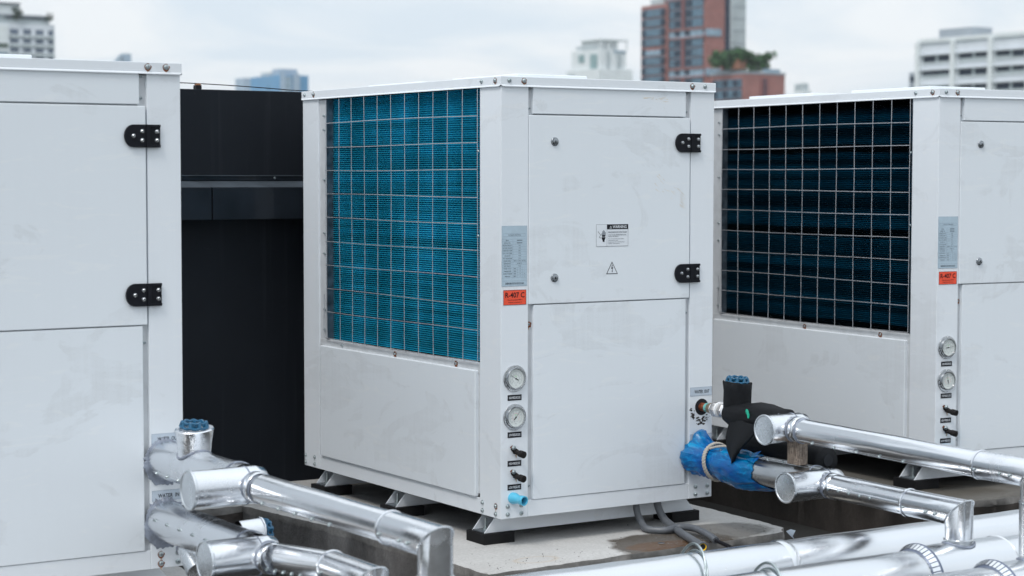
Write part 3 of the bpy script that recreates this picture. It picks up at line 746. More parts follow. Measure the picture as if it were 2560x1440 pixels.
def branch(name, label, x0, y0, z0, ro, ysb, xs, rs, x1, z1, yend, rb, ztop, cat='pipe', worn=False, lap=.9, start_out=True, xe=None, rout2=None):
    """outlet from cabinet -> side stub with end cap -> branch toward viewer -> mitred elbow -> drop on header"""
    base = (x1, yend, ztop); xe = x1 if xe is None else xe
    t = thing(name, label, cat, base, 0, 'silver clad water pipes')
    if start_out:
        a = At(base); wob_pipe(a, (x0, y0, z0), (x0, ysb + .01, z0), ro, mat=0); lap_seam(a, (x0, y0 + -.02, z0), (x0, ysb + rs, z0), ro, lap)
        build('outlet_pipe', a, 'foilold' if worn else 'foilY', t, angle=60)
        screws_along(t, base, (x0, y0 - .02, z0), (x0, ysb + rs + .02, z0), ro + .001, lap, 6)
    # stub
    a = At(base); wob_pipe(a, (xs, ysb, z0), (x0 + .028, ysb, z0), rs, 40, 16, .0010, r1=rs * .985)
    a.lathe([(rs * .98, 0), (rs * .90, .022), (rs * .5, .036), (.002, .04)], (x0 + .027, ysb, z0), (1, 0, 0), 40, 0, False, False)
    # crimped saddle seam where stub meets run
    seam(a, (x0 - .004, ysb, z0), (1, 0, 0), rs, .0025, 1, 40, .0010)
    a.tube([(x0 + (ro + .0015) * math.sin(q_) * 1.0, ysb + rs * .88 + .01 * math.cos(q_ * 2), z0 + (ro + .0015) * math.cos(q_)) for q_ in [-.9 + .12 * k for k in range(16)]], .0018, 6, 1, True)
    build('side_stub', a, ['foilY', 'sealant'], t, angle=60)
    endcap(t, base, (xs, ysb, z0), (-1, 0, 0), rs)
    # branch
    p0 = Vector((x1, ysb - .2 * rs, z1)); p1 = Vector((xe, yend + .21, ztop)); pc = Vector((xe, yend, ztop))
    a = At(base); wob_pipe(a, p0, p1, rb, 40, 40, .0009); seam(a, p0.lerp(p1, .10 * .9), p1 - p0, rb + .001, .007, 1); lap_seam(a, p0.lerp(p1, .08), p1, rb, .1 if worn else -.75)
    seam(a, (x1, ysb - rs * .98, z1), (0, -1, 0), rb + .0015, .0035, 1, 40, .002)
    a.lathe([(rb + .001, 0), (rb + .0035, .003), (rb + .0035, .022), (rb + .001, .025)], (x1, ysb - rs - .006, z1), (0, -1, 0), 40, 0, False, False)
    build('branch_pipe', a, ['foilY', 'sealant'], t, angle=60)
    screws_along(t, base, p0.lerp(p1, .12), p0.lerp(p1, .72), rb + .0012, -.05 if worn else -.75, 5)
    # elbow: two cylinders meeting on a 45 degree mitre
    a = At(base); r2 = rb + .0022; ytail = yend + .215
    rings = a.tube([(xe, ytail, ztop), (xe, yend + .10, ztop), (xe, yend, ztop), (xe, yend, ztop - .06), (xe, yend, ztop - .085)], r2, 48, 0, False)
    seam(a, (xe, ytail, ztop), (0, -1, 0), r2, .005, 0, 40, .003); seam(a, (xe, ytail - .007, ztop), (0, -1, 0), r2, .0015, 1, 40, .0008)
    build('elbow', a, ['foilY', 'sealant'], t, angle=50)
    a = At(base); ctr = Vector((xe, yend, ztop)); a.tube([ctr + (v - ctr) * 1.02 for v in rings[2]], .0022, 6, 0, False, True)
    build('mitre_rib', a, 'foilcap', t)
    a = At(base); zj = ztop - .083
    hy, hz, hr = (yend, -.046, .0990) if yend > -1.5 else (yend, -.040, .0990)
    a.lathe([(r2 + .0015, 0), (r2 + .0022, zj - .02)], (xe, yend, .02), (0, 0, 1), 40, 0, False, False)
    seam(a, (xe, yend, zj), (0, 0, 1), r2 + .0012, .004, 0, 40, .0028)
    foot = []
    for k in range(40):
        q_ = 2 * PI * k / 40; R_ = r2 + .0045; sy = R_ * math.sin(q_); foot.append((xe + R_ * math.cos(q_), yend + sy, hz + math.sqrt(hr * hr - sy * sy) + .001))
    a.tube(foot, [.0045 + .0015 * noise.noise(Vector((k * .5, 0, 3))) for k in range(40)], 8, 1, False, True)
    build('drop_pipe', a, ['foilold', 'sealant'], t, angle=50)
    for (yy, zz, s) in ((.20, p1.z, 1), (.10, ztop, 1), (.06, ztop, 1), (-.035, ztop - .085, 0)):
        nrm = Vector((-.98, 0, -.2)) if s else Vector((-1, .1, 0))
        o = link('screw', SCREW, t, Vector((xe, yend + yy if s else yend, zz)) + nrm.normalized() * (r2 + .001) - Vector(base)); o.rotation_mode = 'QUATERNION'; o.rotation_quaternion = nrm.to_track_quat('Z', 'Y')
    return t

def y_elbow_mesh(): pass

# middle cabinet, lower run (WATER IN)
P_in = branch('water_pipe', 'silver pipe wrapped in blue plastic at the middle cabinet, round end cap below the foam', .845, -.10, .146, .0515, -.690, .668, .0490, .820, .147, -1.320, .0405, .143, worn=True, lap=1.15)
# middle cabinet, upper run (WATER OUT): starts under the black foam
P_out = branch('water_pipe', 'upper silver pipe sloping to the right edge, capped beside the black foam valve', .830, -.40, .317, .045, -.535, .706, .0490, .800, .318, -1.640, .0405, .305, lap=1.3, start_out=False, xe=.800)
# left cabinet runs
LX = -1.272
L_out = branch('water_pipe', 'upper left silver pipe run under the upright blue handwheel', LX, -.142, .323, .0560, -.715, -1.440, .0520, -1.268, .325, -1.640, .0395, .309, lap=-.55, xe=-1.214)
L_in = branch('water_pipe', 'lower left silver pipe with a sideways blue handwheel, nearest the bottom edge', LX, -.142, .140, .0590, -.785, -1.425, .0540, -1.262, .142, -1.270, .0400, .147, lap=.25, xe=-1.185)

# left upper valve: foil cone + handwheel
b0 = tuple(L_out.location)
a = At(b0); vs = []; c = Vector((LX, -.366, 0)); n = 40; rows = [(.046, .345), (.048, .372), (.0510, .405), (.0555, .432), (.0575, .4365), (.0550, .4395), (.0520, .434), (.048, .415)]
for r, z in rows:
    for k in range(n):
        t_ = 2 * PI * k / n; w = noise.noise(Vector((math.cos(t_) * 2, math.sin(t_) * 2, z * 12))) * .0022; tilt = .006 * math.cos(t_ - .6) * (z > .42)
        vs.append(c + Vector(((r + w) * math.cos(t_), (r + w) * math.sin(t_), z + tilt)))
a.add(vs, [(i * n + k, i * n + (k + 1) % n, (i + 1) * n + (k + 1) % n, (i + 1) * n + k) for i in range(len(rows) - 1) for k in range(n)] + [tuple(range(7 * n, 8 * n))])
a.tube([(LX + .048 * math.cos(q_), -.366 + .05 * math.sin(q_), .323 + math.sqrt(max(0, .058 ** 2 - (.048 * math.cos(q_)) ** 2))) for q_ in [2 * PI * k / 24 for k in range(24)]], .0035, 6, 1, False, True)
build('valve_jacket', a, ['foildent', 'sealant'], L_out, angle=60)
handwheel(L_out, b0, (LX, -.366, .4490), (.03, -.05, 1), .0375)
# sealant smears at the cabinet
def smear(parent, base, cx, y, cz, r0, seed, long=0):
    rnd = random.Random(seed); a = At(base); n = 120
    for off, rr in ((0, r0 + .004),):
        ring = []
        for k in range(n):
            t_ = 2 * PI * k / n; ext = .004 + .016 * abs(noise.noise(Vector((math.cos(t_) * 5 + seed, math.sin(t_) * 5, 1)))) + .004 * noise.noise(Vector((math.cos(t_) * 17, math.sin(t_) * 17, seed))) + long * .015 * max(0, -math.sin(t_))
            ring.append((math.cos(t_), math.sin(t_), ext))
        vs = [(cx + (r0 - .004) * c_, y - .010, cz + (r0 - .004) * s_) for c_, s_, e_ in ring] + [(cx + (r0 + .004) * c_, y - .007, cz + (r0 + .004) * s_) for c_, s_, e_ in ring] + [(cx + (r0 + e_) * c_, y - .0012, cz + (r0 + e_) * s_) for c_, s_, e_ in ring]
        a.add(vs, [(i * n + k, i * n + (k + 1) % n, (i + 1) * n + (k + 1) % n, (i + 1) * n + k) for i in range(2) for k in range(n)])
    build('sealant_smear', a, 'sealant', parent)
smear(L_out, tuple(L_out.location), LX, -.142, .323, .056, 2, 1); smear(L_in, tuple(L_in.location), LX, -.142, .140, .059, 5, 1.2)
# left lower: sideways valve jacket and wheel, strainer leg
b1 = tuple(L_in.location)
a = At(b1); wob_pipe(a, (LX + .03, -.600, .168), (-1.178, -.600, .171), .036, 32, 10, .001); a.lathe([(.036, 0), (.0385, .002), (.0385, .006), (.034, .008), (.030, .004)], (-1.180, -.600, .171), (1, 0, 0), 32, 0, False, True)
build('valve_jacket', a, 'foilX', L_in, angle=60)
handwheel(L_in, b1, (-1.160, -.600, .169), (1, 0, .03), .030)
a = At(b1); wob_pipe(a, (LX, -.30, .10), (LX - .01, -.415, .032), .034, 32, 8, .001, cap=True); seam(a, (LX, -.318, .089), (-.01, -.115, -.068), .035, .006, 1, 32, .003)
build('strainer_leg', a, ['foilcap', 'sealant'], L_in, angle=60)

# middle cabinet upper port: copper, bronze, union, foam covered valve (all part of the upper run)
b2 = tuple(P_out.location); px, pz = .860, .331
a = At(b2); a.cyl((px, .02, pz), (px, -.034, pz), .0155, .0155, 24, 0); a.lathe([(.0165, 0), (.0170, .008), (.0160, .016)], (px, -.028, pz), (0, -1, 0), 24, 1)
a.lathe([(.0175, 0), (.0195, .005), (.0195, .020), (.0170, .024)], (px, -.042, pz), (0, -1, 0), 8, 2)
a.lathe([(.0190, 0), (.0215, .004), (.0215, .009), (.0180, .012)], (px, -.064, pz), (0, -1, 0), 28, 3)
build('copper_stub', a, ['copper', 'verdigris', 'brass', 'teflon'], P_out)
a = At(b2); a.lathe([(.022, 0), (.0285, .003), (.0285, .022), (.026, .026), (.0235, .026)], (px, -.073, pz), (0, -1, 0), 6, 0); a.lathe([(.0250, 0), (.0280, .003), (.0280, .010), (.024, .012)], (px, -.099, pz), (0, -1, 0), 30, 1)
a.lathe([(.0225, 0), (.0240, .003), (.0240, .018), (.021, .022)], (px, -.110, pz), (0, -1, 0), 6, 0); a.lathe([(.0205, 0), (.0225, .004), (.0225, .016), (.019, .02)], (px, -.130, pz), (0, -1, 0), 28, 1)
build('pipe_union', a, ['union', 'teflon'], P_out, .0008)
handwheel(P_out, b2, (.855, -.209, .4475), (.02, -.04, 1), .0370)

def rough_loft(mb, rings, mat=0, caps=(True, True)):
    n = len(rings[0]); vs = [v for r in rings for v in r]; fs = []
    for i in range(len(rings) - 1):
        for k in range(n): fs.append((i * n + k, i * n + (k + 1) % n, (i + 1) * n + (k + 1) % n, (i + 1) * n + k))
    if caps[0]: fs.append(tuple(reversed(range(n))))
    if caps[1]: fs.append(tuple(range((len(rings) - 1) * n, len(rings) * n)))
    mb.add(vs, fs, mat)
def foam_ring(c, ex, ey, r, amp=.003, n=36, sq=1.0):
    c = Vector(c); ex = Vector(ex); ey = Vector(ey); out = []
    for k in range(n):
        t_ = 2 * PI * k / n; w = noise.noise(c * 14 + Vector((math.cos(t_), math.sin(t_), 0)) * 1.4) * amp
        out.append(c + ex * ((r + w) * math.cos(t_)) + ey * ((r * sq + w) * math.sin(t_)))
    return out
fj = thing('foam_insulation', 'torn black foam lagging round the valve stem and pipe at the middle cabinet', 'pipe insulation', (.845, -.21, .30))
bF = tuple(fj.location)
a = At(bF); X3, Y3, Z3 = Vector((1, 0, 0)), Vector((0, 1, 0)), Vector((0, 0, 1))
a2 = []
for z, r in ((.318, .044), (.335, .0490), (.37, .0490), (.41, .0500), (.436, .0515), (.4385, .0495), (.434, .043), (.42, .042)):
    rg = foam_ring((.855, -.209, z), X3, Y3, r, .005)
    if z > .43: rg = [v + Z3 * (.006 * noise.noise(v * 30) + .006 * (v.x < .83)) for v in rg]
    a2.append(rg)
rough_loft(a, a2); build('stem_sleeve', a, 'foam', fj, angle=60)
a = At(bF); a2 = []
for y, r, zc in ((-.186, .030, .330), (-.190, .0450, .326), (-.225, .0520, .322), (-.28, .0500, .322), (-.34, .0510, .328), (-.40, .0500, .330), (-.46, .0470, .331), (-.500, .0440, .330), (-.505, .040, .33)):
    a2.append(foam_ring((.848 - (y + .15) * -.02, y, zc), X3, Z3, r, .009))
rough_loft(a, a2); build('pipe_sleeve', a, 'foam', fj, angle=60)
# torn flap hanging from the sleeve
a = At(bF); nU, nV = 8, 14; front = []; 
for j in range(nV + 1):
    v = j / nV; zc = .315 - .150 * v; w = .185 * (1 - v ** 1.7) * (1 - .25 * v) + .009; yc = -.235 - .030 * v + .022 * math.sin(v * 3); xc = .790 - .020 * math.sin(v * 2.2) + .012 * v
    front.append([(xc + .014 * math.cos(i / nU * PI * 1.1) * (1 - v * .5) + .002 * noise.noise(Vector((i, j * .6, 3))), yc - w * (i / nU) , zc - .012 * math.sin(i / nU * PI) * v + .004 * noise.noise(Vector((i * .5, j * .5, 9)))) for i in range(nU + 1)])
vs = [Vector(p) for r in front for p in r]; vb = [p + Vector((.009, -.002, 0)) for p in vs]; m_ = nU + 1; fs = []
for j in range(nV):
    for i in range(nU):
        k = j * m_ + i; fs.append((k, k + 1, k + m_ + 1, k + m_)); o_ = len(vs); fs.append((k + o_, k + m_ + o_, k + m_ + 1 + o_, k + 1 + o_))
bd = [j * m_ for j in range(nV + 1)] + [nV * m_ + i for i in range(1, m_)] + [j * m_ + nU for j in range(nV - 1, -1, -1)] + [i for i in range(nU - 1, 0, -1)]
for s_ in range(len(bd)): p_, q_ = bd[s_], bd[(s_ + 1) % len(bd)]; fs.append((p_, q_, q_ + len(vs), p_ + len(vs)))
a.add(vs + vb, fs); build('torn_flap', a, 'foam', fj, angle=60)
a = At(bF); a.tube([(.800, -.330, .345), (.795, -.336, .352), (.797, -.342, .340), (.794, -.345, .330)], [.004, .006, .005, .003], 8); build('green_tape', a, 'greenring', fj)
# loose foam tube lying behind
ft = thing('foam_tube', 'thick black foam tube lying behind the wooden block', 'pipe insulation', (.95, -.10, .20)); bT = tuple(ft.location)
a = At(bT); rough_loft(a, [foam_ring((.95 - .02 * t_, -.10 - .50 * t_, .205 - .006 * math.sin(t_ * 3)), X3, Z3, .051 if .02 < t_ < .98 else .044, .003) for t_ in (0, .021, .1, .25, .4, .55, .7, .85, .979, 1)])
build('tube_wall', a, 'foam', ft, angle=60)
a = At(bT); a.lathe([(.020, 0), (.020, .003)], (.93, -.601, .205), (0, -1, 0), 20); build('tube_bore', a, 'darkin', ft)

# blue plastic film + rope
pl = thing('plastic_wrap', 'crumpled translucent blue plastic sheet tied round the lower pipe', 'plastic sheet', (.845, -.22, .09)); bP = tuple(pl.location)
a = At(bP); rings = []; n = 72
secs = [(-.004, .040, .0), (-.006, .078, 1.0), (-.022, .083, .9), (-.045, .074, .55), (-.070, .064, .30), (-.095, .0585, .12), (-.110, .0575, .08), (-.125, .0590, .12), (-.150, .0640, .25), (-.185, .0690, .4), (-.220, .0720, .55), (-.260, .0740, .7), (-.295, .0720, .75), (-.325, .0660, .6), (-.350, .0590, .4), (-.368, .0555, .2)]
for i, (y, r, fl) in enumerate(secs):
    ring = []
    for k in range(n):
        t_ = 2 * PI * k / n; c_, s_ = math.cos(t_), math.sin(t_)
        e = Vector((c_ * 1.7, s_ * 1.7, y * 13)); rid = (.3 - abs(noise.noise(e * 1.9))) * .009 + noise.noise(Vector((c_ * 4, s_ * 4, y * 18 + 4))) * .004 + noise.noise(Vector((c_ * 10, s_ * 10, y * 40))) * .0024
        rr = r + rid * (.5 + fl)
        if y > -.06: rr += .026 * max(0, math.cos(t_ - 1.50)) ** 12 * fl + .006 * max(0, math.cos(t_ - 2.9)) ** 6 * fl - .006 + .008 * max(0, s_) * fl + .012 * max(0, -c_) ** 3 * fl - .012 * max(0, -s_) * fl - .006
        if y < -.12: rr += .012 * max(0, -s_) ** 2 * fl - .016 * max(0, s_) * fl - .004
        yy = y
        if i >= len(secs) - 3: yy = y - .120 * max(0, -math.sin(t_ - .25)) ** 4 * (i - len(secs) + 4) / 3 + .02 * noise.noise(Vector((c_ * 4, s_ * 4, 8)))
        rr = max(rr, .0535)
        ring.append(Vector((.845 + rr * c_, yy, .146 + rr * s_)))
    rings.append(ring)
# refine between sections for crumple detail
fine = []
for i in range(len(rings) - 1):
    for s in range(3):
        f_ = s / 3; fine.append([rings[i][k].lerp(rings[i + 1][k], f_) + (rings[i][k] - Vector((.845, rings[i][k].y, .146))).normalized() * (noise.noise(rings[i][k] * 60 + Vector((0, s * 3.3 + i, 0))) * .0012) for k in range(n)])
fine.append(rings[-1])
rough_loft(a, fine, 0, (False, False)); build('film_sheet', a, 'film', pl, angle=28)
for (p_, d_) in (((.79, -.352, .182), (-.012, -.075, .022)), ((.81, -.345, .194), (-.006, -.060, .030))):
    a = At(bP); a.add([p_, (p_[0] + .012, p_[1] + .03, p_[2] + .004), tuple(Vector(p_) + Vector(d_)), tuple(Vector(p_) + Vector(d_) * .5 + Vector((-.006, 0, -.010)))], [(0, 1, 2, 3)]); build('film_shred', a, 'film', pl)
rp = thing('rope', 'pale rope knotted round the blue plastic sheet', 'rope', (.845, -.11, .084)); bR = tuple(rp.location)
a = At(bR)
for off in (0, PI):
    pth = []
    for k in range(160):
        t_ = 2 * PI * k / 80 ; R_ = .0650 + .0008 * math.sin(t_ * 3); tw = t_ * 19 + off
        pth.append((.845 + (R_ + .0028 * math.cos(tw)) * math.cos(t_), -.113 + .010 * math.sin(t_ + .6) + (.0055 if k >= 80 else -.001) + .0028 * math.sin(tw), .146 + (R_ + .0028 * math.cos(tw)) * math.sin(t_)))
    a.tube(pth, .0033, 6, 0, True)
build('rope_coil', a, 'rope', rp, angle=80)
a = At(bR); a.tube([(.800, -.125, .198), (.807, -.150, .207), (.815, -.185, .213), (.820, -.225, .214)], [.0038, .0042, .0040, .0030], 8); build('rope_end', a, 'rope', rp)

# wooden block between the two runs
wb = MB(); wb.box(-.018, -.0285, 0, .024, .0285, .0800)
o = build('wood_block', wb, 'wood', None, .002, at=(.812, -.5785, .1985)); tag(o, 'short weathered wooden block propping the upper pipe on the lower one', 'wood block')

# headers along the roof
def header(name, label, y, zc, r, x0, x1, sleeves, ring_x=(), joints=()):
    base = ((x0 + x1) / 2, y, zc - r); t = thing(name, label, 'header pipe', base, 0, 'large silver header pipes')
    a = At(base); wob_pipe(a, (x0, y, zc), (x1, y, zc), r, 56, 90, .0016, cap=True)
    for jx in joints: seam(a, (jx, y, zc), (1, 0, 0), r + .001, .018, 0, 56, .0022)
    build('pipe_run', a, ['foilX'], t, angle=60)
    for (sa, sb, rs) in sleeves:
        a = At(base); wob_pipe(a, (sa, y, zc), (sb, y, zc), rs, 56, 12, .0012)
        a.lathe([(rs, 0), (rs + .003, .004), (rs * .97, .010), (r, .014)], (sb, y, zc), (1, 0, 0), 56, 0, False, False)
        build('tee_sleeve', a, ['foilX'], t, angle=60)
        a = At(base); a.lathe([(rs + .001, .012), (rs + .0115, .002), (rs + .012, -.003), (rs + .010, -.006), (r + .004, -.026), (r - .001, -.032)], (sa, y, zc), (1, 0, 0), 64, 0, False, False)
        m_ = 44
        for k in range(m_):
            t0 = 2 * PI * (k + .12) / m_; t1 = 2 * PI * (k + .88) / m_
            def P(t_, rr, h): return (sa + h, y + rr * math.cos(t_), zc + rr * math.sin(t_))
            j = random.uniform(-.001, .0015)
            a.add([P(t0, rs + .0105, -.0065), P(t1, rs + .0105, -.0065), P(t1, r + .006 + j, -.0275), P(t0, r + .006 + j, -.0275)], [(0, 1, 2, 3)], 1)
        build('cut_tab_collar', a, ['tabgap', 'foilX'], t, angle=40)
    for sx in (x0 + .5, x1 - .6):
        a = At(base); a.box(sx - .02, y - .05, BASEZ, sx + .02, y + .05, zc - r + .004); build('pipe_stand', a, 'wire', t)
    return t
hA = header('header_pipe', 'rearmost of the large silver header pipes, with a loop of wire standing up on it', -.95, -.050, .0850, -2.3, 4.2, [], (), (.43, 2.3))
hB = header('header_pipe', 'middle large silver header pipe with tabbed collar under the lower drop pipe', -1.32, -.046, .0920, -2.4, 4.2, [(.655, .985, .0990), (-1.33, -1.0, .0990)])
hC = header('header_pipe', 'nearest large silver header pipe in the bottom right corner', -1.64, -.040, .0920, -2.5, 4.2, [(.640, .965, .0990), (-1.38, -1.05, .0990)])

def wire_loop(x, y, zc, r, label, k=1.0):
    base = (x, y, zc + r); a = At(base)
    pts = []
    for i in range(72):
        t_ = 2 * PI * i / 72; rr = r + .005 + .022 * k * max(0, math.sin(t_ - .15)) ** 3
        pts.append((x + .024 * math.sin(t_ * 1.0 + .6) , y + rr * math.cos(t_), zc + rr * math.sin(t_)))
    a.tube(pts, .0042, 8, 0, False, True)
    pts = [(p[0] + .012, y + (p[1] - y) * (r + .004) / max(r + .004, math.hypot(p[1] - y, p[2] - zc)), zc + (p[2] - zc) * (r + .004) / max(r + .004, math.hypot(p[1] - y, p[2] - zc))) for p in pts]
    a.tube(pts, .0034, 8, 0, False, True)
    o = link('wire_tie', a.mesh('wire_tie', ['zinc']), None, base); tag(o, label, 'wire tie', 'wire ties on the headers'); return o
wire_loop(.070, -.95, -.050, .0850, 'double loop of wire tied round the rearmost header, in front of the conduits')
wire_loop(.050, -1.32, -.046, .0920, 'loop of wire tied round the middle header, nearer the bottom edge', .8)

# ------------------------------------------------------------------ conduits
def smooth_path(pts, seg=8):
    P = [Vector(p) for p in pts]; out = []
    for i in range(len(P) - 1):
        p0 = P[max(0, i - 1)]; p1 = P[i]; p2 = P[i + 1]; p3 = P[min(len(P) - 1, i + 2)]
        for s in range(seg):
            t = s / seg; out.append(.5 * ((2 * p1) + (p2 - p0) * t + (2 * p0 - 5 * p1 + 4 * p2 - p3) * t * t + (3 * p1 - p0 - 3 * p2 + p3) * t ** 3))
    out.append(P[-1]); return out
r_ = .0125
c1 = [(.606, .055, .02), (.608, .050, -.030), (.612, .030, -.070), (.598, -.030, -.086), (.640, -.080, -.086), (.700, -.085, -.080), (.705, -.165, -.074), (.682, -.270, -.078), (.668, -.330, -.086)]
t = thing('conduit', 'upper grey conduit curling out from under the middle cabinet, ending in black cable', 'conduit', (.62, .0, -.10), 0, 'grey conduits under the cabinet'); bb = tuple(t.location)
a = At(bb); a.tube(smooth_path(c1), r_, 16); build('flexible_tube', a, 'conduit', t, angle=80)
a = At(bb); a.tube(smooth_path([(.668, -.328, -.086), (.655, -.42, -.092), (.66, -.50, -.115), (.66, -.62, -.17)]), .0065, 10); build('cable_tail', a, 'cable', t)
c2 = [(.700, .060, .02), (.706, .052, -.030), (.716, .030, -.070), (.705, -.040, -.0875), (.660, -.140, -.0875), (.610, -.270, -.0875), (.572, -.370, -.0875)]
t = thing('conduit', 'lower grey conduit crossing beneath the other, ending in a yellow lined fitting', 'conduit', (.70, .0, -.10), 0, 'grey conduits under the cabinet'); bb = tuple(t.location)
a = At(bb); a.tube(smooth_path(c2), r_ + .0015, 16); build('flexible_tube', a, 'conduit', t, angle=80)
a = At(bb); ax = Vector((-.038, -.10, -.002)).normalized(); p_ = Vector((.573, -.366, -.0875))
a.lathe([(.0150, 0), (.0165, .003), (.0165, .016), (.0185, .017), (.0185, .025), (.0165, .026), (.013, .026), (.013, .018)], p_, ax, 20, 0, True, False); a.lathe([(.0128, .0262), (.0128, .0225), (.0100, .0225)], p_, ax, 20, 1, False, False); a.lathe([(.0101, .0222), (.0101, .0218)], p_, ax, 20, 2, True, True)
build('end_fitting', a, ['conduit', 'yellow', 'darkin'], t)
# small clutter at the plinth edge
a = MB(); a.lathe([(.055, 0), (.060, .006), (.052, .016), (.02, .024), (.006, .026), (.005, .048), (.003, .05)], (0, 0, 0), (0, 0, 1), 24); o = build('capped_stub', a, simple('dirty beige plastic', (.36, .33, .28), .6, 0, .3, 40), None, at=(.80, -.56, -.160)); tag(o, 'dirty beige cap with a short spike beside the plinth corner', 'drain cap')
a = MB(); a.tube(smooth_path([(0, 0, 0), (.03, -.05, .028), (.06, -.12, .028), (.06, -.20, -.02)]), .0055, 8); o = build('cable', a, 'cable', None, at=(.775, -.44, -.128)); tag(o, 'short black cable draped over the beige cap', 'cable')
a = MB(); a.box(-.028, -.028, -.09, .028, .028, 0); a.box(-.075, -.065, -.180, .075, .065, -.09)
o = build('cap_stand', a, 'slab_side', None, .004, at=(.80, -.56, -.160 + .0)); tag(o, 'small stained concrete foot below the beige cap', 'concrete block')
a = MB(); a.lathe([(.012, 0), (.013, .002), (.009, .003)], (0, 0, 0), (0, 0, 1), 14); o = build('washer', a, 'steel', None, at=(.520, -.215, -.0996)); tag(o, 'loose bright washer lying on the brown stain', 'washer')
a = MB(); a.add([(0, 0, 0), (.018, -.004, .006), (.030, -.016, .002), (.012, -.022, -.016), (.020, -.026, -.030), (.004, -.014, -.012)], [(0, 1, 2, 3), (0, 3, 4, 5)]); o = build('plastic_scrap', a, 'stkpale', None, at=(1.035, -.268, -.099)); tag(o, 'scrap of pale blue plastic on the chipped plinth corner', 'litter')

# ------------------------------------------------------------------ plinths
def plinth(name, label, outline, ztop, top_mat, side_mat, edge_mat='slab_edge', jit=.007, zb=BASEZ, base=None, chip=()):
    pts = [Vector((*p, 0)) for p in outline]; loop = []
    for i in range(len(pts)):
        p0, p1 = pts[i], pts[(i + 1) % len(pts)]; L = (p1 - p0).length; k = max(1, int(L / .018))
        d = (p1 - p0).normalized(); nn = Vector((d.y, -d.x, 0))
        for s in range(k):
            p = p0.lerp(p1, s / k); w = noise.noise(p * 9) * jit + noise.noise(p * 33) * jit * .9
            for (cx, cy, cr, ca) in chip:
                w -= ca * max(0, 1 - (p - Vector((cx, cy, 0))).length / cr)
            loop.append((p + nn * w, nn, p))
    base = base or (pts[0].x, pts[0].y, zb); a = At(base); n = len(loop)
    rings = [[v + Vector((0, 0, ztop)) - nn * .010 for v, nn, p in loop],
             [v + Vector((0, 0, ztop - .004 + noise.noise(p * 25) * .002)) - nn * .002 for v, nn, p in loop],
             [v + Vector((0, 0, ztop - .024 + noise.noise(p * 12) * .007)) for v, nn, p in loop],
             [p + nn * (-.003 + noise.noise(p * 3) * .002) + Vector((0, 0, ztop - .030 + noise.noise(p * 12) * .007)) for v, nn, p in loop],
             [p + nn * (-.003 + noise.noise(p * 3) * .002) + Vector((0, 0, zb)) for v, nn, p in loop]]
    vs = [v for r in rings for v in r]
    a.add(vs, [tuple(range(n))], 0)
    a.v = a.v[:len(vs)]
    for i in range(4):
        for k in range(n): a.f.append((i * n + k, (i + 1) * n + k, (i + 1) * n + (k + 1) % n, i * n + (k + 1) % n)); a.m.append(0 if i == 0 else (1 if i < 3 else 2))
    o = link(name, a.mesh(name, [top_mat, edge_mat, side_mat], True, 50), None, base); tag(o, label, 'concrete plinth', 'concrete plinths'); return o
plinth('concrete_plinth', 'pale concrete plinth with brown damp stain under the middle cabinet', [(-.252, -.330), (1.035, -.262), (1.092, -.195), (1.112, .25), (1.118, 1.276), (-.372, 1.276), (-.281, .64), (-.262, -.15)], -.1000, 'slab', 'slab_side', chip=[(1.06, -.23, .07, .012), (.3, -.3, .03, .01), (.62, -.285, .05, .012)])
plinth('concrete_plinth', 'concrete plinth under the front left cabinet, a sliver showing at the bottom edge', [(-2.55, -.46), (-1.075, -.44), (-1.030, .36), (-1.035, 1.276), (-2.55, 1.276)], -.1020, 'slab', 'slab_side')
plinth('concrete_plinth', 'dark damp concrete plinth under the rear right cabinet, stained down its side', [(1.800, -.175), (4.6, -.33), (4.6, 1.276), (1.86, 1.276)], -.0900, 'slab_dark', 'side_dark')
plinth('concrete_curb', 'low concrete curb running along the foot of the black wall', [(-5.2, 1.282), (7.0, 1.282), (7.0, 1.713), (-5.2, 1.713)], -.1010, 'slab', 'side_dark', jit=.006)

rnd = random.Random(9); a = MB()
for k in range(300):
    x = rnd.uniform(-.22, 1.06); y = -.30 + abs(rnd.gauss(0, .10)) if rnd.random() < .75 else rnd.uniform(-.28, .9)
    if x > 1.0 and y < -.2: continue
    if rnd.random() < .25: x = rnd.gauss(.60, .13); y = rnd.gauss(-.20, .06)
    if y < -.295 + .05 * max(0, x): continue
    r_ = rnd.uniform(.0008, .0030) * (1.4 if rnd.random() < .1 else 1); c_ = Vector((x, y, -.0995)); st = [c_ + Vector((rnd.uniform(.5, 1) * r_ * math.cos(t_), rnd.uniform(.5, 1) * r_ * math.sin(t_), 0)) for t_ in (0, 1.3, 2.5, 3.9, 5.1)] + [c_ + Vector((0, 0, r_ * .8))]
    a.add(st, [(0, 1, 5), (1, 2, 5), (2, 3, 5), (3, 4, 5), (4, 0, 5)], rnd.choice((0, 0, 1)))
o = link('grit', a.mesh('grit', ['slab_edge', 'scuff'], False)); tag(o, kind='stuff')

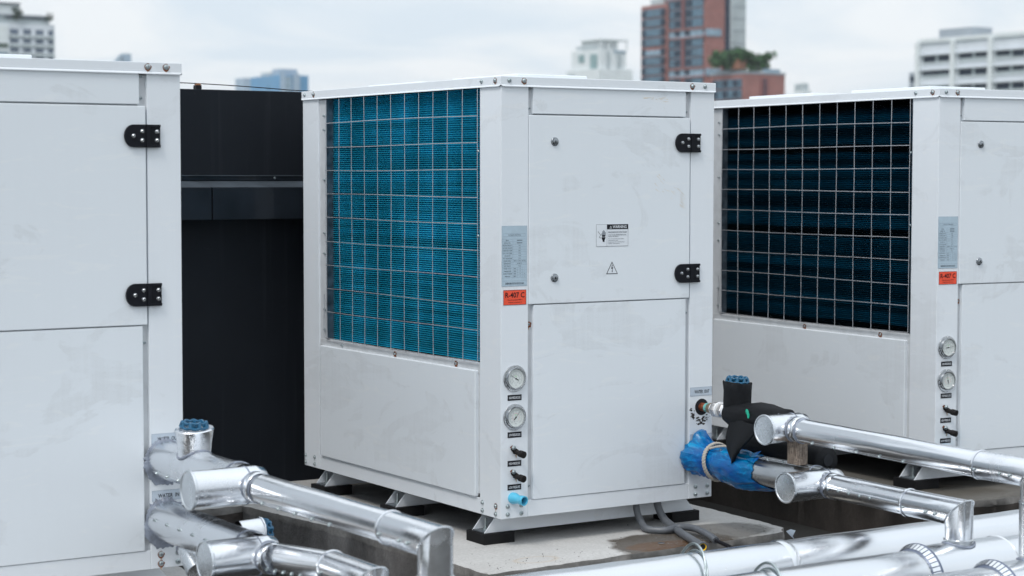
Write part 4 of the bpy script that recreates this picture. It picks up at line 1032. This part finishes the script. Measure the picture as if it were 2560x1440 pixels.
# ------------------------------------------------------------------ black wall
wl = thing('parapet_wall', 'tall matt black parapet wall with a metal flashing band behind the cabinets', 'wall', (0, 1.79, BASEZ)); bW = tuple(wl.location)
a = At(bW); a.box(-5.2, 1.715, BASEZ, 7.0, 1.93, 1.510); build('wall_body', a, 'black_wall', wl, .004)
a = At(bW)
for (x0, x1) in ((-5.2, -.336), (-.330, 7.0)):
    a.prism([(1.7149, 1.143), (1.625, 1.1165), (1.625, .990), (1.632, .990), (1.632, 1.108), (1.7149, 1.132)], (x0, 0, 0), (0, 1, 0), (0, 0, 1), x1 - x0, 0)
fl = build('flashing', a, 'flash', wl, .0012)
a = At(bW); a.add([(-5.2, 1.714, 1.1444), (7, 1.714, 1.1444), (7, 1.6265, 1.1186), (-5.2, 1.6265, 1.1186)], [(3, 2, 1, 0)]); build('flashing_top', a, 'flashtop', wl)
a = At(bW); a.box(-5.2, 1.707, 1.146, 7.0, 1.7149, 1.1640, 0); a.box(-5.2, 1.703, 1.1640, 7.0, 1.7149, 1.1670, 1); build('flashing_bar', a, ['flash', 'flashtop'], wl)
for x in (-.50, -.02, .46): o = link('screw', SCREW, wl, (x, 1.707 - bW[1], 1.156 - bW[2]), FRONT)
t = thing('cable_bracket', 'small black bracket with a copper cap on top of the wall', 'bracket', (-.345, 1.735, 1.510)); bb = tuple(t.location)
a = At(bb); a.box(-.357, 1.720, 1.509, -.333, 1.750, 1.526); build('bracket_body', a, 'cable', t, .001)
a = At(bb); a.box(-.354, 1.725, 1.526, -.334, 1.745, 1.533); build('bracket_cap', a, 'copper_cap', t, .001)
a = MB(); pts = [(-3.0, 1.56 + .02 - 1.51)]; 
pp = []
for i in range(60):
    x = -3.0 + i * .09
    z = 1.5335 + .014 * abs(math.sin((x + .345) * .9)) if x < -.345 else 1.5335 - .019 * min(1, ((x + .345) / .42)) + .003 * math.sin((x + .34) * 6)
    pp.append((x, 1.70, max(z, 1.5125)))
a.tube([(p[0], p[1] - 1.70, p[2] - 1.51) for p in pp], .0021, 6); o = build('cable', a, 'cable', None, at=(0, 1.735, 1.51)); tag(o, 'thin black cable sagging along the top of the black wall', 'cable')

# ------------------------------------------------------------------ setting: roof deck, city ground
a = MB(); a.add([(-8, -9, BASEZ), (10, -9, BASEZ), (10, 1.95, BASEZ), (-8, 1.95, BASEZ)], [(0, 1, 2, 3)]); o = build('roof_deck', a, 'deck', None, smooth=False); tag(o, kind='structure')
GZ = -42
gm = simple('city ground', (.13, .15, .13), .9, 0, .35, .02)
a = MB(); a.add([(-1700, -1700, GZ), (1700, -1700, GZ), (1700, 1700, GZ), (-1700, 1700, GZ)], [(0, 1, 2, 3)]); o = build('ground', a, gm, None, smooth=False); tag(o, kind='structure')

# ------------------------------------------------------------------ city
M['twhite'] = simple('white render', (.62, .66, .70), .8, 0, .06, .3)
M['twhite2'] = simple('pale render', (.66, .70, .71), .8, 0, .06, .3)
M['tgrey'] = simple('grey render', (.30, .34, .38), .8, 0, .1, .3)
M['tlou'] = simple('louvre grey', (.42, .48, .50), .8, 0, .1, .3)
M['tdark'] = simple('dark glass', (.020, .035, .060), .25, 0, .2, .5)
M['tglass'] = simple('blue glass', (.085, .16, .22), .22, .2, .2, .4)
M['tglass2'] = simple('pale glass band', (.24, .34, .42), .25, .2, .15, .4)
M['tnavy'] = simple('navy window glass', (.035, .07, .13), .3, 0, .2, .4)
M['tblue'] = simple('bright blue glass', (.06, .25, .45), .3, .2, .12, .05)
M['tblueg'] = simple('grey blue pier', (.30, .40, .50), .6, 0, .1, .05)
M['tbrick'] = simple('red brick cladding', (.30, .135, .12), .85, 0, .15, .4)
M['tbrick2'] = simple('dark red frame', (.20, .075, .075), .85, 0, .2, .4)
M['tteal'] = simple('teal glass', (.01, .13, .14), .3)
M['tgreen'] = simple('pale green glass', (.20, .32, .33), .3, 0, .15, .2)
M['leaf'] = simple('foliage', (.05, .15, .045), .8, 0, .6, .6)
M['leafd'] = simple('dark foliage', (.02, .055, .03), .8, 0, .5, .6)
M['bark'] = simple('bark', (.08, .06, .045), .9)
M['terra'] = simple('terracotta frame', (.30, .14, .09), .8)

_box = {}
def unitbox(mat):
    if mat not in _box: _box[mat] = MB().box(0, 0, 0, 1, 1, 1).mesh('block', [mat], False)
    return _box[mat]
def part(name, parent, x0, y0, z0, x1, y1, z1, mat):
    """block part (coordinates in the building's frame); copies share one mesh per material"""
    o = link(name, unitbox(mat), parent, (x0, y0, z0)); o.scale = (x1 - x0, y1 - y0, z1 - z0); return o
def side(t, name, y0, z0, y1, z1, mat, depth=.35, x=0): return part(name, t, x - depth, y0, z0, x, y1, z1, mat)     # on the -X face
def face(t, name, x0, z0, x1, z1, mat, depth=.35, y=0): return part(name, t, x0, y - depth, z0, x1, y, z1, mat)   # on the -Y face

def bld(name, label, P, lx, ly, ztop, mat, group='distant city buildings'):
    t = thing(name, label, 'building', (P[0], P[1], GZ + P[2]), 0, group); part('wall', t, 0, 0, 0, lx, ly, ztop - GZ, mat); return t
G = lambda z: z - GZ
# red tower
t = bld('apartment_tower', 'tall red brick tower with blue glass bays, cut by the top edge', (371.8, 472.2, .8), 9.3, 19.7, 72, 'tbrick')
fl = 3.05; zref = 31.0
for k in range(-3, 12):
    z = G(zref + fl * k)
    if k % 4 == 0:     # pale recessed band storey, red slabs above and below
        side(t, 'window_band', .6, z + .3, 19.6, z + 2.5, 'tglass2', .5); side(t, 'slab_edge', 0, z + 2.5, 19.7, z + 3.0, 'tbrick', .9); face(t, 'window_band', 0, z + .3, 6.0, z + 2.5, 'tglass2', .3)
        side(t, 'slab_edge', 0, z - .1, 19.7, z + .3, 'tbrick', .9)
        for y in (7.2, 12.2): side(t, 'balcony', y, z + .9, y + 2.6, z + 2.4, 'tdark', .7)
    else:
        side(t, 'window', .9, z + .25, 18.9, z + 2.9, 'tglass', .4)
        for y in (6.4, 12.2): side(t, 'balcony', y, z + .7, y + 3.0, z + 2.5, 'tdark', .6)
        side(t, 'pier', 9.9, z, 11.4, z + 3.05, 'tbrick2', .7)
part('wall', t, 7.6, -.3, 0, 9.4, 0, G(72), 'tdark')
t = bld('apartment_tower', 'lower red wing with blue windows on the left of the red tower', (370.7, 490.3, .8), 8, 13.8, 54.6, 'tbrick')
for k in range(-3, 7):
    z = G(32.2 + fl * k)
    if k in (1, 6 - 0): pass
    side(t, 'window', 1.2, z + .3, 12.6, z + (2.0 if k in (2,) else 2.8), 'tglass2' if k == 2 else 'tglass', .4)
    side(t, 'balcony', .8, z + .5, 2.9, z + 2.4, 'tdark', .6); side(t, 'balcony', 11.0, z + .5, 13.0, z + 2.4, 'tdark', .6)
part('roof_box', t, 1, 3.2, G(54.6), 6, 10.2, G(56.6), 'tlou')
t = bld('tower_slab', 'plain grey slab tower rising behind the red tower', (404.0, 499.4, .8), 6.0, 10, 75, 'tlou')
for k in range(12): face(t, 'joint', .2, G(20 + 4 * k), 5.8, G(20.15 + 4 * k), 'tgrey', .15)
t = bld('brick_block', 'low red brick block with rooftop trees, right of the red tower', (355.4, 433.0, .7), 15.0, 15.4, 29.8, 'tbrick')
for k in range(-2, 3):
    z = G(19.4 + 3.05 * k)
    side(t, 'window', 1.2, z + .3, 14.0, z + 2.85, 'tglass', .4)
    for y in (1.5, 6.2, 11.2): side(t, 'balcony', y + 1.0, z + .8, y + 3.2, z + 2.5, 'tdark', .6)
face(t, 'wall_groove', 5.9, 0, 8.7, G(28.6), 'tbrick2', .25); face(t, 'wall_groove', 7.0, 0, 7.6, G(28.6), 'tdark', .32)
part('parapet', t, -.2, -.2, G(29.8), 15.2, 15.6, G(30.4), 'tgrey'); part('roof_box', t, 1.0, 8.4, G(30.4), 12.5, 14.6, G(31.3), 'tgrey'); part('roof_rail', t, 7.0, .3, G(30.4), 13.5, .5, G(31.4), 'tglass2')
part('planter_frame', t, .5, 3.5, G(31.3), 3.5, 7.2, G(34.2), 'terra')

def tree(P, h, w, n, label, leafm='leaf', size=.62, seed=1, group='rooftop trees'):
    rnd = random.Random(seed); t = thing('tree', label, 'tree', P, 0, group)
    a = MB(); a.tube([(0, 0, 0), (.1, 0, h * .3), (.0, .1, h * .6)], [.16, .12, .06], 8)
    for k in range(5):
        q_ = k * 1.3; a.tube([(0, 0, h * .35), (math.cos(q_) * w * .25, math.sin(q_) * w * .25, h * .62), (math.cos(q_) * w * .4, math.sin(q_) * w * .4, h * .78)], [.07, .05, .02], 6)
    build('trunk', a, 'bark', t)
    a = MB(); clumps = [(rnd.uniform(-.42, .42) * w, rnd.uniform(-.42, .42) * w, h * rnd.uniform(.18, .88), w * rnd.uniform(.10, .22)) for _ in range(26)]
    for k in range(n):
        cx, cy, cz, cr = rnd.choice(clumps); d = Vector((rnd.gauss(0, 1), rnd.gauss(0, 1), rnd.gauss(0, .8))).normalized() * cr * rnd.uniform(.5, 1.05)
        c = Vector((cx, cy, cz)) + d; x, y, z = basis((rnd.uniform(-1, 1), rnd.uniform(-1, 1), rnd.uniform(.1, 1.2))); s = size * rnd.uniform(.5, 1.1)
        a.add([c - x * s, c + y * s * .5, c + x * s, c - y * s * .5], [(0, 1, 2, 3)], 0 if rnd.random() < .6 else 1)
    a.recalc = False; build('crown', a, [leafm, 'leafd'], t, smooth=False); return t
tree((354.9, 442.0, 31.7), 6.2, 8.5, 2200, 'leftmost rooftop tree against the red tower wall', seed=2)
tree((358.4, 439.0, 31.1), 6.8, 9.0, 2200, 'middle rooftop tree behind the terracotta frame', seed=3)
tree((363.8, 436.9, 31.1), 6.0, 8.0, 2000, 'rightmost rooftop tree, leaning out past the brick block', seed=6)

# white office block on the right
P = (305.3, 256.9, .5); t = bld('office_block', 'long white office block with deep window bays at the right edge', P, 14, 54.35, 30.65, 'twhite')
part('parapet', t, -.5, -.2, G(29.9), 14, 54.55, G(30.75), 'twhite2')
part('roof_box', t, 2, 40.5, G(30.7), 8, 50.5, G(32.8), 'tgrey')
bays = [(2.0, 11.3), (13.6, 22.9), (25.2, 34.5), (36.6, 43.4), (45.0, 53.0)]
bays = [(53.2 - 8.6, 53.2), (33.6, 42.4), (23.0, 31.6), (12.8, 21.0), (2.6, 10.8)]
def office_rows():
    for r, (zt) in enumerate((26.9, 23.6, 20.2, 16.8, 13.4)):
        for c, (y0, y1) in enumerate(bays):
            z1 = G(zt + .15)
            side(t, 'window_bay', y0, z1 - 1.75, y1, z1, 'tlou', .02)
            k = (r * 5 + c)
            if c == 0 and r in (1, 2): side(t, 'window', y0, z1 - .85, y1, z1 - .05, 'tdark' if r == 1 else 'tteal', .10); continue
            mid = (y0 + y1) / 2
            side(t, 'window', mid + .5, z1 - (1.0 if k % 3 else 1.4), y1 - .2, z1 - .05, 'tdark', .10); side(t, 'window', y0 + .2, z1 - (.9 if k % 2 else 1.35), mid - .4, z1 - .05, 'tdark', .10)
            side(t, 'sill', y0, z1 - 1.85, y1, z1 - 1.70, 'twhite2', .25)
        side(t, 'canopy', 0, G(zt + .2), 54.3, G(zt + .5), 'twhite', .9)
office_rows()
for y in (-.2, 11.0, 21.4, 32.0, 43.0, 53.6): side(t, 'pier', y, 0, y + 1.2, G(30), 'twhite2', 1.0)
t = bld('grey_tower', 'narrow dark grey block just left of the white office block', (318.2, 325.6, .5), 5, 2.2, 24.6, 'tgrey')
for k in range(4): side(t, 'window', .4, G(15 + 2.5 * k), 1.7, G(16.2 + 2.5 * k), 'tdark', .2)

# left hotel tower
P = (168.4, 587.9, .8); t = bld('hotel_tower', 'white hotel tower with paired windows at the top left corner', P, 36.9, 16, 47.1, 'twhite')
face(t, 'wall_panel', -2, 0, 22.0, G(46.5), 'twhite2', .6)
for k in range(9):
    z = G(44.9 - 2.75 * k)
    face(t, 'floor_band', 22.0, z - 1.65, 36.9, z - 1.35, 'twhite2', .8)
    for x, w in ((22.9, 2.2), (27.0, 2.1), (30.9, 2.2), (34.9, 1.4)):
        face(t, 'window', x, z - 1.1, x + w * .42, z + .45, 'tnavy', .25); face(t, 'window', x + w * .58, z - 1.1, x + w, z + .45, 'tnavy', .25)
        face(t, 'balcony', x - .1, z - 2.35, x + w + .1, z - 1.25, 'tlou', .7)
part('penthouse', t, 0, 1, G(47.1), 35.6, 14, G(49.3), 'tlou'); part('penthouse_roof', t, -1, .3, G(49.3), 35.2, 14, G(49.9), 'tgrey'); face(t, 'window_band', 21.6, G(48.6), 35.0, G(49.3), 'tdark', .2, y=1)
part('upper_block', t, 0, 2, G(49.9), 26.5, 12, G(53.0), 'twhite2'); part('upper_roof', t, -1, 1.4, G(53.0), 26.6, 12, G(53.5), 'tdark')
tree((193.2, 587.1, 48.5), 4.4, 3.0, 260, 'small palm like tree on the hotel roof terrace', 'leafd', .5, 4, 'rooftop trees')
tree((203.6, 587.3, 48.9), 2.6, 2.4, 160, 'brownish shrub at the corner of the hotel roof terrace', 'leafd', .4, 5, 'rooftop trees')
t = bld('low_block', 'low pale block with a planted edge in front of the hotel tower', (160.4, 552.1, .8), 18.7, 10, 37.4, 'twhite2')
face(t, 'window_band', 9, G(35.0), 18.2, G(35.8), 'tglass', .2); part('planted_edge', t, 9.0, -.4, G(37.4), 18.2, 1.2, G(38.3), 'leafd')
# distant ones
t = bld('curved_block', 'faint blue block with a sloping roof far off above the left cabinet', (516.8, 1331.8, 1.9), 0.8, 4.0, 84.0, 'tblueg')
a = MB(); a.prism([(0, G(70)), (-8, G(70)), (0, G(84)), (0, G(84))][:3] if False else [(0, G(74)), (0, G(86.5)), (7, G(85.5)), (19, G(80)), (19.6, G(74))], (0, 0, 0), (0, 1, 0), (0, 0, 1), 7.0)
build('curved_wing', a, 'tblueg', t)
for k in range(3): side(t, 'window_band', 0.4, G(76 + 3 * k), 15 - 3 * k, G(77.2 + 3 * k), 'tglass2', .3)
t = bld('glass_office', 'bright blue glass office block with pale piers above the black wall', (568.0, 1179.0, 1.6), 21.2, 46.3, 66.4, 'tblue')
face(t, 'pier', 0.2, G(20), 3.6, G(68.5), 'tblueg', 1.0); face(t, 'glass_strip', 3.6, G(20), 8.4, G(65.5), 'tglass2', .5); face(t, 'pier', 9.6, G(20), 14.4, G(67.5), 'tblueg', 1.0)
part('roof_plant', t, 2, 6, G(66.4), 16, 16, G(70.8), 'tblueg'); part('roof_plant', t, 3, 20, G(66.4), 12, 36, G(69.2), 'tlou')
t = bld('grey_office', 'faded grey block left of the blue glass office', (632.6, 1375.9, 1.9), 8.0, 16.1, 74.0, 'tblueg')
t = bld('stepped_tower', 'pale white stepped tower behind the middle cabinet lid', (575.0, 818.0, 1.3), 15.2, 24, 61.5, 'twhite2')
part('upper_tier', t, 1.5, 3.0, G(61.5), 12, 18, G(66.3), 'twhite2'); part('roof_pergola', t, 0, 0, G(66.3), 16.5, 17, G(66.9), 'twhite2')
t.scale = (1.08, 1.08, 1); t.location.x -= .6; t.location.y -= 1.0; t.location.z += 3.0
for px_ in (.4, 5, 10, 15.6): part('pergola_post', t, px_, .2, G(61.5), px_ + .6, .8, G(66.3), 'twhite2')
part('lower_tier', t, -1.5, -1.5, 0, 18.0, 26.5, G(51.5), 'twhite2')
side(t, 'window_band', 3, G(62.2), 22, G(64), 'tlou', .3, 1.5)
for y0, y1, z0, z1, m_ in ((2.2, 7.8, 51.8, 59.2, 'tgreen'), (13.0, 17.5, 55.5, 59.4, 'tgreen')): side(t, 'window', y0, G(z0), y1, G(z1), m_, .4)
for k in range(7): face(t, 'window', 3.6, G(52.0 + k * 1.3), 5.6, G(52.8 + k * 1.3), 'tlou', .3); face(t, 'window', 9.6, G(52.0 + k * 1.3), 12.4, G(52.8 + k * 1.3), 'tlou', .3)
face(t, 'window_band', 8, G(60.0), 14.8, G(61.3), 'tglass2', .3)
side(t, 'window', 19, G(47.5), 25, G(49.5), 'tlou', .3, -1.5)
t = bld('twin_block', 'tiny pale twin topped block far beyond the right cabinet', (596.1, 684.2, 1.1), 4.4, 7.0, 39.6, 'twhite2')
part('upper_block', t, 0, .3, G(39.6), 3, 3.0, G(42.8), 'tlou'); part('upper_block', t, 0, 4.4, G(39.6), 3, 6.6, G(42.6), 'tlou')
t = bld('far_block', 'low hazy block on the skyline beyond the right cabinet lid', (622.5, 597.9, 1.0), 14, 26, 32.0, 'twhite2')

HZ = True
if HZ:
    hm = bpy.data.materials.new('thin pale air'); hm.use_nodes = True; hn = hm.node_tree; hn.nodes.clear()
    pv = N(hn, 'ShaderNodeVolumePrincipled'); pv.inputs['Color'].default_value = (.95, .97, 1, 1); pv.inputs['Density'].default_value = .00012; pv.inputs['Anisotropy'].default_value = .1
    ho = N(hn, 'ShaderNodeOutputMaterial'); hn.links.new(pv.outputs[0], ho.inputs['Volume'])
    a = MB(); a.box(-1750, -1750, GZ - 1, 1750, 1750, 92); o = link('haze', a.mesh('haze', [hm], False)); tag(o, kind='stuff')

# ------------------------------------------------------------------ camera (recovered lens and pose)
cam = bpy.data.cameras.new('camera'); co = bpy.data.objects.new('camera', cam); C.objects.link(co); sc.camera = co
yaw, pitch, roll = .567655, .057655, .00127
fw = Vector((math.sin(yaw) * math.cos(pitch), math.cos(yaw) * math.cos(pitch), -math.sin(pitch)))
r = Vector((math.cos(yaw), -math.sin(yaw), 0)); u = r.cross(fw)
rr = r * math.cos(roll) + u * math.sin(roll); uu = -r * math.sin(roll) + u * math.cos(roll)
mt = Matrix.Identity(4)
for i in range(3): mt[i][0] = rr[i]; mt[i][1] = uu[i]; mt[i][2] = -fw[i]; mt[i][3] = (-3.49806, -5.55514, 1.16706)[i]
co.matrix_world = mt
cam.sensor_width = 36; cam.lens = 4873.09 / 2560 * 36; cam.clip_end = 6000; cam.clip_start = .1
cam.dof.use_dof = True; cam.dof.focus_distance = 6.85; cam.dof.aperture_fstop = 3.8; cam.dof.aperture_blades = 9

# ------------------------------------------------------------------ light: overcast sky + one soft sun
EL, AZ = math.radians(58), math.radians(200)
w = bpy.data.worlds.new('World'); sc.world = w; w.use_nodes = True; nt = w.node_tree
bg = nt.nodes['Background']; bg.inputs['Strength'].default_value = .1
sky = N(nt, 'ShaderNodeTexSky', sky_type='NISHITA'); sky.sun_disc = False; sky.sun_elevation = EL; sky.sun_rotation = AZ; sky.air_density = 1; sky.dust_density = 2
tcn = N(nt, 'ShaderNodeTexCoord'); sp = N(nt, 'ShaderNodeSeparateXYZ'); nt.links.new(tcn.outputs['Generated'], sp.inputs[0])
mp = N(nt, 'ShaderNodeMapping'); mp.inputs['Scale'].default_value = (1, 1, 4.5); nt.links.new(tcn.outputs['Generated'], mp.inputs[0])
cl = mr(nt, nz(nt, mp.outputs[0], 5.5, 6, .55, .8), .38, .60)
cloud = mix(nt, cl, (6.5, 7.35, 8.15), (8.1, 8.45, 8.75))
zen = N(nt, 'ShaderNodeVectorMath', operation='SCALE'); nt.links.new(cloud, zen.inputs[0])
nt.links.new(mr(nt, sp.outputs[2], .14, 1.0, 1.0, 1.6), zen.inputs['Scale'])
nt.links.new(mix(nt, .92, sky.outputs[0], zen.outputs[0]), bg.inputs['Color'])
sun = bpy.data.lights.new('sun', 'SUN'); sun.energy = 1.35; sun.angle = math.radians(16); sun.color = (1, .96, .92)
so = bpy.data.objects.new('sun', sun); C.objects.link(so)
sd = Vector((-.72, -.36, 1.1)).normalized(); so.rotation_mode = 'QUATERNION'; so.rotation_quaternion = sd.to_track_quat('Z', 'Y')
sky.sun_elevation = math.asin(sd.z); sky.sun_rotation = math.atan2(sd.x, sd.y)

sc.view_settings.view_transform = 'Standard'; sc.view_settings.look = 'None'; sc.view_settings.exposure = .24; sc.view_settings.gamma = 1
sc.cycles.use_denoising = True; sc.cycles.max_bounces = 8
